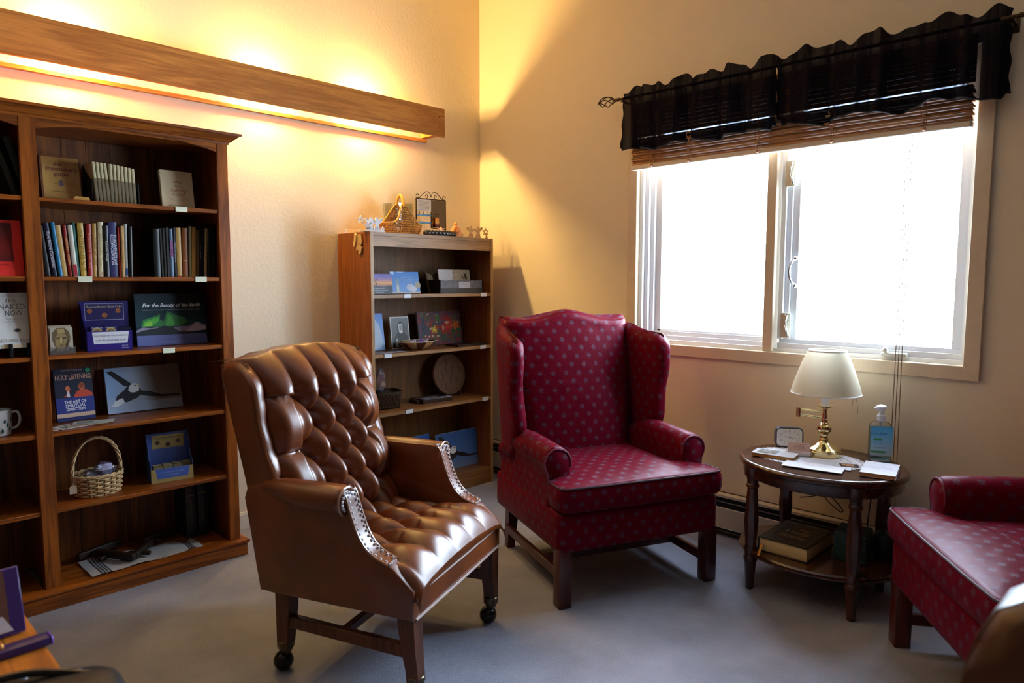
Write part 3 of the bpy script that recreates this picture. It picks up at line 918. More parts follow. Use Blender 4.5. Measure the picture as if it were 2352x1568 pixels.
    for bx, bz in bb_:
        if bz < .44: continue
        o = bpy.data.objects.new('button', bme2); C.objects.link(o); o.parent = bk
        zt = crest(bx); v = (bz-.42)/(zt-.42)/1.16
        o.location = (bx, back_fn((bx/.292+1)/2, v)[1]-.002, bz)
    # outside back
    ob = []
    for j in range(9):
        v = j/8
        ring = []
        for i in range(13):
            u = -1+2*i/12; zt = crest(u*.27)-.005
            z = .305+(zt-.305)*v
            ring.append((u*(.30+.008*v), rear(z)+.004-.0*u, z))
        for i in range(13):
            u = 1-2*i/12; zt = crest(u*.27)-.005
            z = .305+(zt-.305)*v
            ring.append((u*(.29+.008*v), rear(z)-.03, z))
        ob.append(ring[::-1])
    obj('outside_back', MB().loft(ob), LEATHER, t, sharp=60)
    # arms
    rim = smooth_path([(-.055, .668, 0), (-.072, .650, 0), (-.084, .612, 0), (-.098, .572, 0), (-.114, .533, 0), (-.138, .498, 0), (-.170, .474, 0), (-.215, .457, 0)], 5)
    PANEL = leather_mat()
    NAIL = P('e4e2ea', .25, .35, .8)
    for sx in (-1, 1):
        ar = MB()
        outl = [(.262, .300), (-.302, .297), (-.304, .385), (-.235, .448)] + [(p.x, p.y) for p in rim[::-1]] + [(-.03, .668), (.20, .668), (.30, .64), (.315, .60)]
        Mx = Matrix(((0, 0, 1, sx*.304), (1, 0, 0, 0), (0, 1, 0, 0), (0, 0, 0, 1)))
        ar.prism(outl, -.027, .027, M=Mx, bev=.006, seg=2)
        arm = obj('arm', ar, LEATHER, t, sharp=50)
        # rolled top
        rings = []
        for y, rr, zc in ((-.070, .030, .630), (-.066, .039, .631), (-.05, .043, .632), (.04, .043, .634), (.10, .040, .638), (.16, .033, .644), (.20, .026, .648), (.23, .018, .65)):
            ring = []
            for k in range(18):
                a = 2*pi*k/18
                ring.append((sx*(.322+rr*1.05*math.cos(a)), y, zc+rr*math.sin(a)))
            rings.append(ring if sx < 0 else ring[::-1])
        obj('arm_roll', MB().loft(rings), LEATHER, t, sharp=60)
        # front panel: raised strip on the scoop
        pan = MB(); rows = []
        def nrm(i):
            a = rim[max(0, i-1)]; b = rim[min(len(rim)-1, i+1)]
            d = (b-a).normalized(); return Vector((d.y, -d.x, 0)) if (d.y*-1) < 0 else Vector((d.y, -d.x, 0))
        for i in range(len(rim)):
            n_ = nrm(i); n_ = n_ if n_.x < 0 or n_.y > 0 else -n_
            if n_.x > 0: n_ = -n_
            p0 = rim[i]+n_*.004
            rows.append([(sx*.278, rim[i].x, rim[i].y), (sx*.282, p0.x, p0.y), (sx*.326, p0.x, p0.y), (sx*.330, rim[i].x, rim[i].y)])
        pan.loft(rows, False, False, closed=False)
        pn = obj('arm_front_panel', pan, LEATHER, arm)
        disc = MB().lathe([(.034, 0), (.034, .004), (.031, .006)], 18, M=TR(sx*.324, -.069, .631, pi/2))
        obj('scroll_face', disc, LEATHER, arm)
        # welts and nail heads
        wl = MB()
        for xx in (.276, .333):
            wl.tube([(sx*xx, p.x-.004, p.y+.002) for p in rim[3:]], .0042, 6)
        wl.tube([(sx*(.322+.043*math.cos(a)), -.072, .631+.043*math.sin(a)) for a in [k*2*pi/24 for k in range(24)]], .0042, 6, closed=True)
        obj('welt', wl, P('8a6048', .28, 0, .7), arm)
        nl = MB()
        def nail(x, y, z, r=.0048): nl.sphere((x, y, z), r, 6, 4)
        # arc length spacing
        for xx in (.286, .324):
            acc = 0; last = None
            for i in range(4, len(rim)):
                if last is None or (rim[i]-last).length > .0125:
                    last = rim[i]; n_ = nrm(i)
                    if n_.x > 0: n_ = -n_
                    p = rim[i]+n_*.006; nail(sx*xx, p.x, p.y)
        for k in range(14):
            a = -.9+k*(pi+1.8)/13
            nail(sx*(.322)+.029*math.cos(a), -.077, .631+.029*math.sin(a))
        for k in range(4): nail(sx*(.29+.011*k), -.222, .458)
        no = obj('nailhead_trim', nl, NAIL, arm); no['kind'] = 'stuff'
    # wings
    for sx in (-1, 1):
        rings = []; nv = 20
        for j in range(nv+1):
            v = j/nv
            z0 = .60+(1.03-.60)*v
            yf = interp([(.60, .215), (.68, .195), (.78, .222), (.88, .242), (.97, .252), (1.04, .285)], z0)
            yb = rear(z0)+.004
            shrink = 1.0 if v < .92 else math.sqrt(max(.03, 1-((v-.92)/.085)**2))
            ring = []
            for k in range(24):
                a = 2*pi*k/24; ca, sa = math.cos(a), math.sin(a)
                ex = math.copysign(abs(ca)**.7, ca); ey = math.copysign(abs(sa)**.5, sa)
                s = (ey+1)/2
                y = yf+(yb-yf)*s
                fat = 1+.35*gauss(s-.05, .25)
                x = .296+.018*(1-s)*min(1, max(0, (z0-.62)/.2))+ex*.026*fat*shrink
                zt = interp([(0, 1.005), (.35, 1.040), (.7, 1.035), (1, 1.010)], s)
                ring.append((sx*x, y, .60+(zt-.60)*v))
            rings.append(ring if sx > 0 else ring[::-1])
        wg = obj('wing', MB().loft(rings), LEATHER, t, sharp=180)
        # lower back corner under the wing
        sd = MB().prism([(.20, .30), (.262, .300), (.315, .62), (.20, .66)], -.02, .02, M=Matrix(((0, 0, 1, sx*.302), (1, 0, 0, 0), (0, 1, 0, 0), (0, 0, 0, 1))), bev=.005)
        obj('side_panel', sd, LEATHER, t)
        wp = []
        for j in range(3, nv):
            r = rings[j]
            q = min(r, key=lambda p: p[1]); wp.append((q[0]+sx*.012, q[1]+.004, q[2]))
        obj('welt', MB().tube(wp, .004, 6), P('7d5138', .3, 0, .7), wg)
    return t
BC = brown_chair('brown tufted leather armchair on casters, with nailheads, near the large bookcase', (-1.8763, -1.5053, 0), math.radians(22.5), None)
cc = thing('leather_chair', 'dark brown leather chair with only its rounded back corner showing at the bottom right', 'armchair', (-2.2, -3.655, -.0), math.radians(90))
hw_ = [(.306, .42), (.306, .88), (.302, .92), (.294, .955), (.280, .985), (.258, 1.002), (.22, 1.016), (.12, 1.022)]
DKL = P('4a2b18', .34, 0, .5, var=.1, vscale=9)
bo_ = obj('backrest', MB().prism(hw_+[(-x, z) for x, z in hw_[::-1]], -.30, -.19, M=Matrix(((1, 0, 0, 0), (0, 0, -1, 0), (0, 1, 0, 0), (0, 0, 0, 1))), bev=.028, seg=4), DKL, cc, sharp=60)
obj('welt', MB().tube([(x, .298-.022, z-.004) for x, z in hw_[1:]+[(-x, z) for x, z in hw_[:0:-1]]], .004, 6), DKL, bo_)
obj('seat', MB().rbox(-.27, .27, -.32, .19, .36, .47, .03, 3), DKL, cc)
obj('seat_frame', MB().rbox(-.30, .30, -.31, .29, .27, .36, .01, 2), DKL, cc)
for sx in (-1, 1):
    obj('arm', MB().rbox(sx*.285-.03, sx*.285+.03, -.27, .2, .36, .64, .025, 3), DKL, cc)
    for yy in (-.27, .25): obj('leg', MB().rbox(sx*.26-.022, sx*.26+.022, yy-.022, yy+.022, 0, .275, .004), LEGWOOD, cc)

# ================================================================== OVAL TABLE
TX, TY, TZ = -.333, -2.427, .55
tb = thing('oval_side_table', 'dark mahogany oval side table with turned legs and lower shelf', 'table', (TX, TY, 0))
def oval(prof, mi=0, a=.29, b=.33, n=56):
    m = MB(); rings = []
    for off, z in prof:
        rings.append([((a+off)*math.cos(2*pi*k/n), (b+off)*math.sin(2*pi*k/n), z) for k in range(n)])
    return m.loft(rings)
obj('table_top', oval([(-.02, .524), (-.004, .525), (.0, .531), (0, .540), (-.004, .547), (-.010, .551), (-.016, .5512), (-.02, .5502), (-.10, .550), (-.28, .550)]), MAHOG_X, tb)
obj('apron', oval([(-.03, .478), (-.022, .478), (-.018, .484), (-.018, .524), (-.03, .524)]), MAHOG_X, tb)
obj('lower_shelf', oval([(-.06, .150), (-.03, .150), (-.022, .154), (-.022, .160), (-.028, .163), (-.024, .168), (-.030, .174), (-.05, .175), (-.25, .175)], b=.345), MAHOG_X, tb)
legp = [(.012, 0), (.017, .004), (.017, .02), (.020, .06), (.024, .115), (.028, .125), (.028, .14), (.024, .145), (.026, .18), (.022, .19), (.024, .22), (.029, .29), (.026, .36), (.021, .42), (.021, .435), (.026, .44), (.026, .45), (.022, .455), (.024, .478), (.034, .490), (.034, .525)]
for dx, dy in ((-.19, .204), (-.19, -.204), (.155, -.204), (.155, .204)):
    obj('leg', MB().lathe(legp, 16, M=Matrix.Translation((dx, dy, 0)), wob=lambda a, i: 1+(.05*math.cos(8*a) if 8 <= i <= 13 else 0)), MAHOG, tb)

# ================================================================== SMALL THINGS: helpers
def grad(name, stops, axis=2):
    """printed colour gradient over the object's own bounds"""
    m, nt, b = base(name, 'ffffff', .4, 0, .35); L = nt.links.new
    tc = N(nt, 'ShaderNodeTexCoord'); sp = N(nt, 'ShaderNodeSeparateXYZ'); L(tc.outputs['Generated'], sp.inputs[0])
    rp = N(nt, 'ShaderNodeValToRGB'); e = rp.color_ramp.elements
    while len(e) < len(stops): e.new(.5)
    for k, (p, c) in enumerate(stops): e[k].position = p; e[k].color = lin(c)
    L(sp.outputs[axis], rp.inputs[0]); L(rp.outputs[0], b.inputs['Base Color'])
    return m
def blotch(name, cols, scale=9, detail=2, dist=.5):
    m, nt, b = base(name, cols[0], .45, 0, .35); L = nt.links.new
    tc = N(nt, 'ShaderNodeTexCoord'); n = N(nt, 'ShaderNodeTexNoise'); n.inputs['Scale'].default_value = scale; n.inputs['Detail'].default_value = detail; n.inputs['Distortion'].default_value = dist
    L(tc.outputs['Object'], n.inputs['Vector'])
    rp = N(nt, 'ShaderNodeValToRGB'); e = rp.color_ramp.elements
    while len(e) < len(cols): e.new(.5)
    for k, c in enumerate(cols): e[k].position = .3+.4*k/(len(cols)-1); e[k].color = lin(c)
    L(n.outputs[0], rp.inputs[0]); L(rp.outputs[0], b.inputs['Base Color'])
    return m
def lean(t, tilt): t.rotation_euler = (-tilt, 0, t.rotation_euler[2])
class Print:
    """flat printing on the face y=-d of a thing: layered thin shapes, coordinates 0..1 over w x h"""
    def __init__(s, parent, w, h, d, name='printed_picture', x0=None, z0=0):
        s.p, s.w, s.h, s.d, s.mb, s.mats, s.n, s.name = parent, w, h, d, MB(), [], 0, name
        s.x0 = -w/2 if x0 is None else x0; s.z0 = z0
    def mi(s, m):
        if isinstance(m, str): m = P(m, .45)
        if m not in s.mats: s.mats.append(m)
        return s.mats.index(m)
    def y(s): s.n += 1; return -s.d-.0003-.00012*s.n
    def poly(s, pts, m):
        y = s.y(); s.mb.poly([(s.x0+a*s.w, y, s.z0+b*s.h) for a, b in pts], s.mi(m)); return s
    def rect(s, a0, b0, a1, b1, m): return s.poly([(a0, b0), (a1, b0), (a1, b1), (a0, b1)], m)
    def ell(s, a, b, ra, rb, m, n=14): return s.poly([(a+ra*math.cos(2*pi*k/n), b+rb*math.sin(2*pi*k/n)) for k in range(n)], m)
    def text(s, txt, a, b, size, m, width=None, **kw):
        y = s.y(); text_mb(txt, size, Matrix.Translation((s.x0+a*s.w, y, s.z0+b*s.h)) @ FACE, mb=s.mb, mi=s.mi(m), width=width, **kw); return s
    def lines(s, a0, a1, b, n, db, m, th=.004):
        for k in range(n):
            q = .12*((k*37) % 5)/5*(a1-a0)
            s.rect(a0+q*.5, b-k*db, a1-q, b-k*db+th, m)
        return s
    def done(s):
        o = obj(s.name, s.mb, s.mats, s.p); return o
def up_book(name, label, cat, x, y, z, w, h, d, cov, rotz=0, tilt=0, pages=PAGES, group=None, right_open=True, spine=None):
    """book standing face-out: covers and spine, page block; front face at local y=-d"""
    t = thing(name, label, cat, (x, y, z), rotz, group); lean(t, tilt)
    c = MB(); th = .0022
    c.box(-w/2, w/2, -d, -d+th, 0, h).box(-w/2, w/2, -th, 0, 0, h)
    co = obj('cover', c, cov, t)
    obj('spine', MB().rbox(-w/2-.0015, -w/2+th, -d, 0, 0, h, .0008), spine or cov, t)
    obj('pages', MB().box(-w/2+th, w/2-.003, -d+th, -th, .002, h-.002), pages, t)
    return t, co
def spine_book(label, x, y, z, w, h, dep, cov, ang=0, group=None, band=None, text=None, tcol='e8dcc0', cat='book', tsize=.02):
    """book on a shelf seen spine-out; w is its thickness"""
    t = thing('book', label, cat, (x, y, z), 0, group); t.rotation_euler = (0, ang, 0)
    th = min(.0025, w*.2)
    c = MB().box(0, th, -dep/2, dep/2, 0, h).box(w-th, w, -dep/2, dep/2, 0, h)
    prof = [(th*.2, -dep/2), (w*.25, -dep/2-.0022), (w*.75, -dep/2-.0022), (w-th*.2, -dep/2)]
    c.loft([[(a, b, 0) for a, b in prof], [(a, b, h) for a, b in prof]], False, False, closed=False)
    co = obj('cover', c, cov, t)
    obj('pages', MB().box(th, w-th, -dep/2+.001, dep/2-.006, .003, h-.003), PAGES, t)
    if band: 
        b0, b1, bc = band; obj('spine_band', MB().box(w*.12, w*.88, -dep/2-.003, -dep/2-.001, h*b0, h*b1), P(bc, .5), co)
    if text:
        mb = MB(); rows = text if isinstance(text, list) else [text]
        for k, r in enumerate(rows):
            xx = w*(.5 if len(rows) == 1 else (.70, .32)[k])
            text_mb(r, tsize, Matrix.Translation((xx, -dep/2-.0030, h*.5)) @ FACE @ Matrix.Rotation(-pi/2, 4, 'Z'), mb=mb)
        obj('spine_lettering', mb, P(tcol, .5), co)
    return t
def eagle(pr, head='eef0f2'):
    K = '17181c'
    pr.poly([(.02, .92), (.10, .93), (.20, .80), (.33, .62), (.30, .54), (.22, .60), (.12, .76)], K)
    pr.poly([(.28, .58), (.42, .55), (.47, .42), (.40, .30), (.25, .22), (.10, .26), (.13, .38), (.22, .48)], '22222a')
    pr.poly([(.40, .46), (.56, .42), (.72, .32), (.98, .30), (.97, .26), (.74, .26), (.56, .30), (.42, .36)], '1d1b1c')
    pr.poly([(.10, .27), (.20, .32), (.22, .22), (.12, .14), (.05, .17), (.08, .22)], 'dfe3e8')
    pr.poly([(.28, .48), (.30, .58), (.37, .63), (.43, .58), (.42, .45), (.36, .42), (.31, .43)], head)
    pr.poly([(.40, .585), (.435, .575), (.43, .545), (.405, .55)], 'd8a53a')
    pr.ell(.375, .575, .012, .016, '222222', 8)
    return pr

# ------------------------------------------------------------------ large bookcase, right bay
zA, zB, zC, zD, zE, zF = SH1[0], SH1[1], SH1[2], SH1[3], SH1[4], .078
tan_ = P('b48a4c', .55, var=.08)
t, c = up_book('book', 'tan hardcover with a small brown shoe printed on it, on the top shelf', 'book', -2.488, -.155, zA, .142, .186, .022, tan_, 0, .16, spine=P('3a1f1c', .5))
Print(c, .142, .186, .022, 'cover_print').rect(0, 0, 1, 1, P('6b3d1d', .5)).rect(.05, .03, .97, .97, grad('tan_cover', [(0, 'a87d3e'), (.6, 'b98f4e'), (1, 'a2743a')])).text('the', .42, .81, .020, '6b4028', bold=.0006).text("shoemaker's", .52, .71, .024, '7a4030', width=.112, bold=.0007).text('gospel', .52, .60, .024, '7a4030', width=.056, bold=.0007).poly([(.42, .40), (.47, .47), (.52, .46), (.55, .36), (.50, .33), (.45, .34)], '6a5560').poly([(.30, .38), (.42, .43), (.45, .35)], '9c8048').text('a story', .75, .43, .009, '7a5030').text('retold', .75, .385, .009, '7a5030').text('DANIEL BRENT', .46, .21, .009, '86602e', width=.06).done()
up_book('book', 'slim dark book standing behind the tan hardcover on the top shelf', 'book', -2.512, -.125, zA, .135, .182, .012, P('2c1a1d', .5), 0, .16)
tag(obj('wooden_block', MB().prism([(-.03, 0), (.03, 0), (.026, .014), (-.022, .016)], -.012, .012, M=TR(-2.452, -.285, zA, pi/2)), wood('light_block', 'c79243', '8d5a22', 'x', .5)), 'small pale wooden block in front of the tan hardcover', 'block')
# pamphlets in a black file holder
hd = thing('file_holder', 'black magazine holder filled with cream pamphlets on the top shelf', 'file holder', (-2.30, -.19, zA))
hb = MB().prism([(.0, 0), (.13, 0), (.13, .095), (.10, .10), (0, .165)], -.002, 0, M=TR(-.098, .075, 0, pi/2, 0, -pi/2))
hb.prism([(.0, 0), (.13, 0), (.13, .095), (.10, .10), (0, .165)], -.002, 0, M=TR(.078, .075, 0, pi/2, 0, -pi/2))
hb.box(-.098, .076, .073, .075, 0, .165).box(-.098, .076, -.055, .075, 0, .002)
obj('shell', hb, P('14110f', .6), hd)
hd.location = (-2.30, -.185, zA)
pam = P('b9ac84', .65, var=.06)
for i in range(11):
    x = -2.386+i*.0142
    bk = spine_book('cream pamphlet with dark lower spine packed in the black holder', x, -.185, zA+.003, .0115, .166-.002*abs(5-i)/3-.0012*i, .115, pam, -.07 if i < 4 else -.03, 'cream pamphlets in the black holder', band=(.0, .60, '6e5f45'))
t, c = up_book('book', 'cream paperback with red lettering above the white shelf tag', 'book', -2.044, -.185, zA, .140, .172, .018, P('d9c49c', .6), .03, .13)
Print(c, .140, .172, .018, 'cover_print').text('Letter', .52, .72, .020, 'a06050').text('to a', .52, .61, .017, 'a06050').text('Suffering', .52, .49, .020, 'a8543c', shear=.3).text('Church', .52, .38, .020, 'a8543c', shear=.3).lines(.22, .80, .26, 2, .035, 'b59a80', .008).text('BISHOP ROBERT BARRON', .5, .08, .008, '9a7a60').text('+', .52, .84, .008, 'a06050').done()

# second shelf: two rows of books, spine out
rowL = [(95, 235, 240, '14100f', -5, None), (262, 378, 165, '1d1932', -6, None), (400, 492, 150, '1b6d96', -5.5, None), (500, 628, 205, 'c49a58', -5, None), (636, 722, 190, '9a2418', -4, None),
        (732, 845, 190, 'bdb6a4', -3.5, (.02, .24, 'a02030')), (852, 908, 125, '3f6f68', -3, None), (918, 1058, 130, 'b8943c', -1.5, None), (1075, 1190, 140, '96201d', .5, None), (1208, 1312, 115, 'b08840', 1.5, None),
        (1330, 1462, 75, 'c8b68e', 1.8, (.03, .10, 'b89a78')), (1480, 1602, 165, '16110f', .5, None), (1640, 1850, 70, '35345f', 0, None), (1852, 1898, 190, 'a8241c', 0, None), (1902, 1984, 150, 'c39a62', 1, None), (1998, 2088, 90, '8d8c82', 1, (.03, .17, '20305e')), (2110, 2205, 150, '1a1712', 1, None)]
descL = ['black book at the left end of the left row, second shelf', 'dark navy book with white spine lettering leaning left, second shelf', 'bright blue book in the left row, second shelf', 'plain tan book beside the bright blue one, second shelf', 'narrow red book right of the plain tan one, second shelf', 'pale grey book with crimson lower band, second shelf', 'thin teal book in the left row, second shelf', 'thick gold book with large capitals on its spine, second shelf', 'thick red book just right of the gold one, second shelf', 'ochre book between the thick red one and the tall cream one, second shelf', 'tall cream book in the left row, second shelf', 'black book with red letters beside the tall cream one, second shelf', 'thick navy book with white capitals, second shelf', 'very thin red book beside the thick navy one, second shelf', 'tan book just right of the very thin red one, second shelf', 'tall grey book with small navy patch, second shelf', 'dark book at the right end of the left row, second shelf']
txtL = {1: ('Pure Before Christianity', 'd8d0d8', .0145), 4: ('MARGARET  HOGAN', 'e0b060', .012), 7: ('WATERSTRIFE IN IT', '8a6a20', .019), 8: ('A Hypothesis of Truth  Turin', 'd89a70', .012), 9: ('LITURGY  OF  LIVES', '8a6428', .014), 10: ('JESUS of FAITH   Turns', 'a8946c', .014), 11: ('Insecurities Stronger', 'd8d0c0', .010), 12: (['FORGIVENESS and', 'RECONCILIATION'], 'dcdce8', .0155), 14: ('BREAKING THE CIRCLE', '8a6a40', .009)}
for i, (a, b, top, col, ang, band) in enumerate(rowL):
    x = -2.577+(a-136)*.000151; wd = (b-a)*.000151; hh = (1412-top)*.000169
    tx = txtL.get(i)
    spine_book(descL[i], x, -.185, zB, wd*.97, hh, .14+.01*((i*7) % 3), P(col, .42, var=.08, vscale=12), math.radians(ang), 'books in the left row of the second shelf', band, tx[0] if tx else None, tx[1] if tx else 'ffffff', tsize=tx[2] if tx else .01)
rowR = [(105, 250, 300, '0f0e0c', 0), (262, 320, 285, '1c1813', -1), (330, 388, 275, '1e1914', -1), (396, 466, 260, '2b2624', -.5), (474, 556, 280, '596a80', 0), (565, 622, 250, '302c33', 0), (632, 750, 250, 'c2974f', 0), (765, 888, 250, '94501a', 1), (906, 970, 200, '7d6a3c', 1.5), (974, 1078, 205, 'b58742', 2), (1084, 1142, 280, '6d5836', 2), (1150, 1204, 220, '2b2233', 2), (1208, 1266, 220, '10120f', 2), (1272, 1346, 225, 'b49866', 3), (1368, 1466, 185, '121210', 2), (1476, 1560, 150, '0d0e0c', 1)]
descR = ['thick black book at the left end of the right row, second shelf', 'narrow black book, second in the right row, second shelf', 'narrow black book, third in the right row, second shelf', 'charcoal book just left of the blue-grey one, second shelf', 'blue-grey book with pink lettering, second shelf', 'dark grey book right of the blue-grey one, second shelf', 'thick tan book with red ends, second shelf', 'orange-brown book with gilt bands, second shelf', 'olive book right of the orange-brown one, second shelf', 'tall ochre book leaning right, second shelf', 'short brown book beside the tall ochre one, second shelf', 'thin dark purple book, second shelf', 'thin black book beside the dark purple one, second shelf', 'narrow beige book with small print near the right end, second shelf', 'black book just right of the narrow beige one, second shelf', 'tallest black book against the right side, second shelf']
bandsR = {4: (.42, .75, '8a4a7a'), 6: (.0, .035, 'a83018'), 7: (.33, .345, 'd0a050')}
txtR = {4: ('ANGELS', 'dde4ec', .011), 5: ('THE ART OF FORGIVING', 'b8b0b8', .008), 11: ('LEAVE THE EARTH', 'a8a0a8', .007), 13: ('TREATISE ON THE LOVE OF GOD', '6a5434', .0085)}
for i, (a, b, top, col, ang) in enumerate(rowR):
    x = -2.174+(a-84)*.000182; wd = (b-a)*.000182; hh = (1425-top)*.000187
    tx = txtR.get(i)
    spine_book(descR[i], x, -.16, zB, wd*.95, hh, .15, P(col, .45, var=.08, vscale=12), math.radians(ang), 'books in the right row of the second shelf', bandsR.get(i), tx[0] if tx else None, tx[1] if tx else 'ffffff', tsize=tx[2] if tx else .01)

# third shelf
ch = thing('card_holder', 'clear acrylic card stand with a bronze face card, third shelf', 'card holder', (-2.54, -.235, zC), .06)
ACR = clear('clear_acrylic', refl=.10, opac=.04)
st = MB().box(-.045, .045, -.028, -.026, 0, .028).box(-.045, .045, -.028, .03, 0, .002)
st.box(-.043, .043, 0, .002, 0, .11, M=TR(0, -.012, .002, -.18))
obj('stand', st, ACR, ch)
cd = obj('card', MB().box(-.040, .040, -.0015, 0, .003, .112, M=TR(0, -.016, .002, -.18)), P('9a8a72', .4), ch)
pr = Print(ch, .08, .109, .0, 'printed_face', z0=0)
pr.d = .019
pr.rect(0, .02, 1, .97, 'a89c88').poly([(.0, .10), (.25, .22), (.30, .10), (.75, .10), (.80, .24), (1, .16), (1, .02), (0, .02)], '3d3226').poly([(.28, .12), (.70, .10), (.82, .30), (.90, .58), (.84, .80), (.64, .95), (.30, .95), (.10, .78), (.10, .50), (.18, .30)], '5e4a2c').poly([(.30, .18), (.60, .16), (.72, .34), (.76, .60), (.66, .72), (.36, .74), (.22, .60), (.22, .36)], '8c7446').poly([(.36, .74), (.30, .92), (.62, .92), (.66, .74)], '9c8450').poly([(.24, .58), (.42, .61), (.44, .55), (.28, .54)], '463620').poly([(.52, .60), (.72, .60), (.70, .54), (.54, .54)], '463620').poly([(.44, .60), (.50, .62), (.55, .42), (.43, .40)], 'b09a62').poly([(.52, .58), (.60, .44), (.55, .40)], '54422a').poly([(.36, .315), (.48, .33), (.60, .32), (.50, .285)], '4e3c24').poly([(.66, .30), (.76, .50), (.82, .44), (.74, .26)], '453620').poly([(.80, .62), (.90, .60), (.88, .46), (.82, .48)], '7c663c').done()
# purple display box with cubes
PUR = P('2f2075', .4); PUR2 = P('241a55', .45)
q = thing('display_box', 'purple cardboard display box with a white label, third shelf', 'display box', (-2.352, -.135, zC), -.10)
bx = MB().box(-.085, .085, -.12, -.117, 0, .082).box(-.085, -.082, -.12, 0, 0, .082).box(.082, .085, -.12, 0, 0, .082).box(-.085, .085, -.12, 0, 0, .003)
bx.prism([(-.12, .08), (0, .08), (0, .205), (-.03, .14)], 0, .003, M=Matrix(((0, 0, 1, -.085), (1, 0, 0, 0), (0, 1, 0, 0), (0, 0, 0, 1))))
obj('tray', bx, PUR, q)
bb = obj('back_card', MB().box(-.090, .095, -.004, 0, 0, .205), PUR2, q)
Print(bb, .185, .205, .004, 'header_print').rect(.12, .60, .92, .95, 'a8a0c0').rect(.13, .61, .91, .94, '2a2250').text('Reconciliation Quiz Cube', .52, .88, .0135, 'c8b890', shear=.2, width=.135).ell(.22, .79, .055, .05, '9a5a30').ell(.52, .70, .06, .05, '9a5a30').ell(.80, .79, .055, .05, '9a5a30').done()
lp = Print(q, .17, .082, .120, 'front_label')
lp.poly([(.12, .96), (.92, .96), (.88, .36), (.15, .36)], 'd9d8de').text('Get ready for Reconciliation', .52, .77, .011, '30285e', width=.125, shear=.2).text('with this great quiz cube!', .52, .54, .011, '30285e', width=.112, shear=.2).text('Family', .82, .24, .009, 'c8c0e0', shear=.2).text('Library', .82, .12, .009, 'c8c0e0', shear=.2).done()
for i in range(3):
    cb = thing('quiz_cube', ('small purple cube with gold disc at the left of the purple display box', 'small purple cube with gold disc in the middle of the purple display box', 'dark small cube at the right of the purple display box')[i], 'cube', (-2.352-.051+.053*i, -.135-.075+.005*i, zC+.045), -.10, 'cubes in the purple display box')
    k = obj('box', MB().rbox(-.024, .024, -.024, .024, 0, .05+.006*(i < 2), .001), P('2b2160' if i < 2 else '1d1a30', .4), cb)
    if i < 2: Print(cb, .048, .056, .024, 'printed_disc').ell(.5, .62, .40, .32, 'b59a60').ell(.5, .60, .28, .22, '8a6a40').text('TELL THE TALE', .5, .9, .006, 'd8d0e8').done()
t, c = up_book('book', 'large dark book with green aurora over snowy mountains, third shelf', 'book', -2.085, -.165, zC, .300, .232, .02, P('16242c', .35), -.03, .10, spine=P('1d3038', .35))
pr = Print(c, .300, .232, .02, 'cover_print')
pr.rect(0, .36, 1, 1, grad('aurora_sky', [(0, '1f4a48'), (.3, '183c40'), (1, '151e28')]))
pr.poly([(.07, .37), (.10, .50), (.22, .55), (.34, .60), (.33, .50), (.38, .46), (.44, .66), (.50, .62), (.56, .58), (.62, .56), (.70, .52), (.72, .44), (.60, .36)], '2f7a3c').poly([(.09, .38), (.12, .47), (.24, .52), (.33, .56), (.31, .46), (.20, .38)], '54b040').poly([(.40, .38), (.45, .60), (.50, .56), (.54, .42), (.50, .36)], '4aa040').poly([(.11, .38), (.14, .44), (.22, .46), (.22, .38)], '8cc83c')
pr.poly([(0, .30), (.08, .36), (.20, .34), (.34, .36), (.50, .33), (.62, .36), (.74, .35), (.86, .44), (.93, .40), (1, .36), (1, .20), (0, .20)], '8a7f92').poly([(.70, .26), (.80, .36), (.87, .43), (.92, .37), (1, .33), (1, .26)], 'c0a8b2').poly([(0, .26), (.1, .30), (.3, .34), (.38, .38), (.52, .33), (.6, .25), (.8, .24), (1, .27), (1, .20), (0, .18)], '1a2028').rect(0, 0, 1, .20, grad('snow_ground', [(0, '5a5f92'), (1, '8088ac')]))
pr.text('For the Beauty of the Earth', .51, .775, .0225, 'e4e8ea', width=.248, shear=.35, bold=.0006).text('EXPERIENCING THE GLORY OF GOD IN THE WONDERS OF THE REAL WORLD', .51, .685, .006, 'a8b4b8', width=.250).text('A PHOTOGRAPHIC JOURNEY', .52, .06, .008, '8a92c0', width=.13).done()

# fourth shelf
t, c = up_book('book', 'navy paperback with two glowing faces and a green sticker, fourth shelf', 'book', -2.468, -.105, zD, .142, .222, .016, P('232a5c', .4), .02, .16)
pr = Print(c, .142, .222, .016, 'cover_print').rect(0, .44, 1, 1, '171a30').text('FOREWORD BY ALAN JONES', .48, .965, .008, 'b89080', width=.08).text('HOLY LISTENING', .5, .83, .030, 'd8a080', width=.132).poly([(.20, .46), (.30, .52), (.28, .62), (.36, .68), (.40, .60), (.36, .50), (.34, .45)], 'a83c22').ell(.33, .62, .06, .05, 'c86a44').poly([(.28, .46), (.33, .58), (.36, .56), (.38, .45)], 'd8c8d0').poly([(.46, .44), (.55, .55), (.64, .58), (.82, .58), (.95, .52), (1, .44)], 'c04428').ell(.70, .64, .085, .075, 'b85a34').ell(.70, .66, .07, .045, '8c3a20').rect(0, .07, 1, .145, 'c9a58c').rect(0, .145, 1, .44, '26307a').text('THE ART OF', .50, .355, .018, 'dcd6dc', width=.082, bold=.0004).text('SPIRITUAL', .50, .285, .018, 'dcd6dc', width=.076, bold=.0004).text('DIRECTION', .50, .215, .018, 'dcd6dc', width=.072, bold=.0004)
pr.ell(.90, .945, .07, .042, '1f8a5a').done()
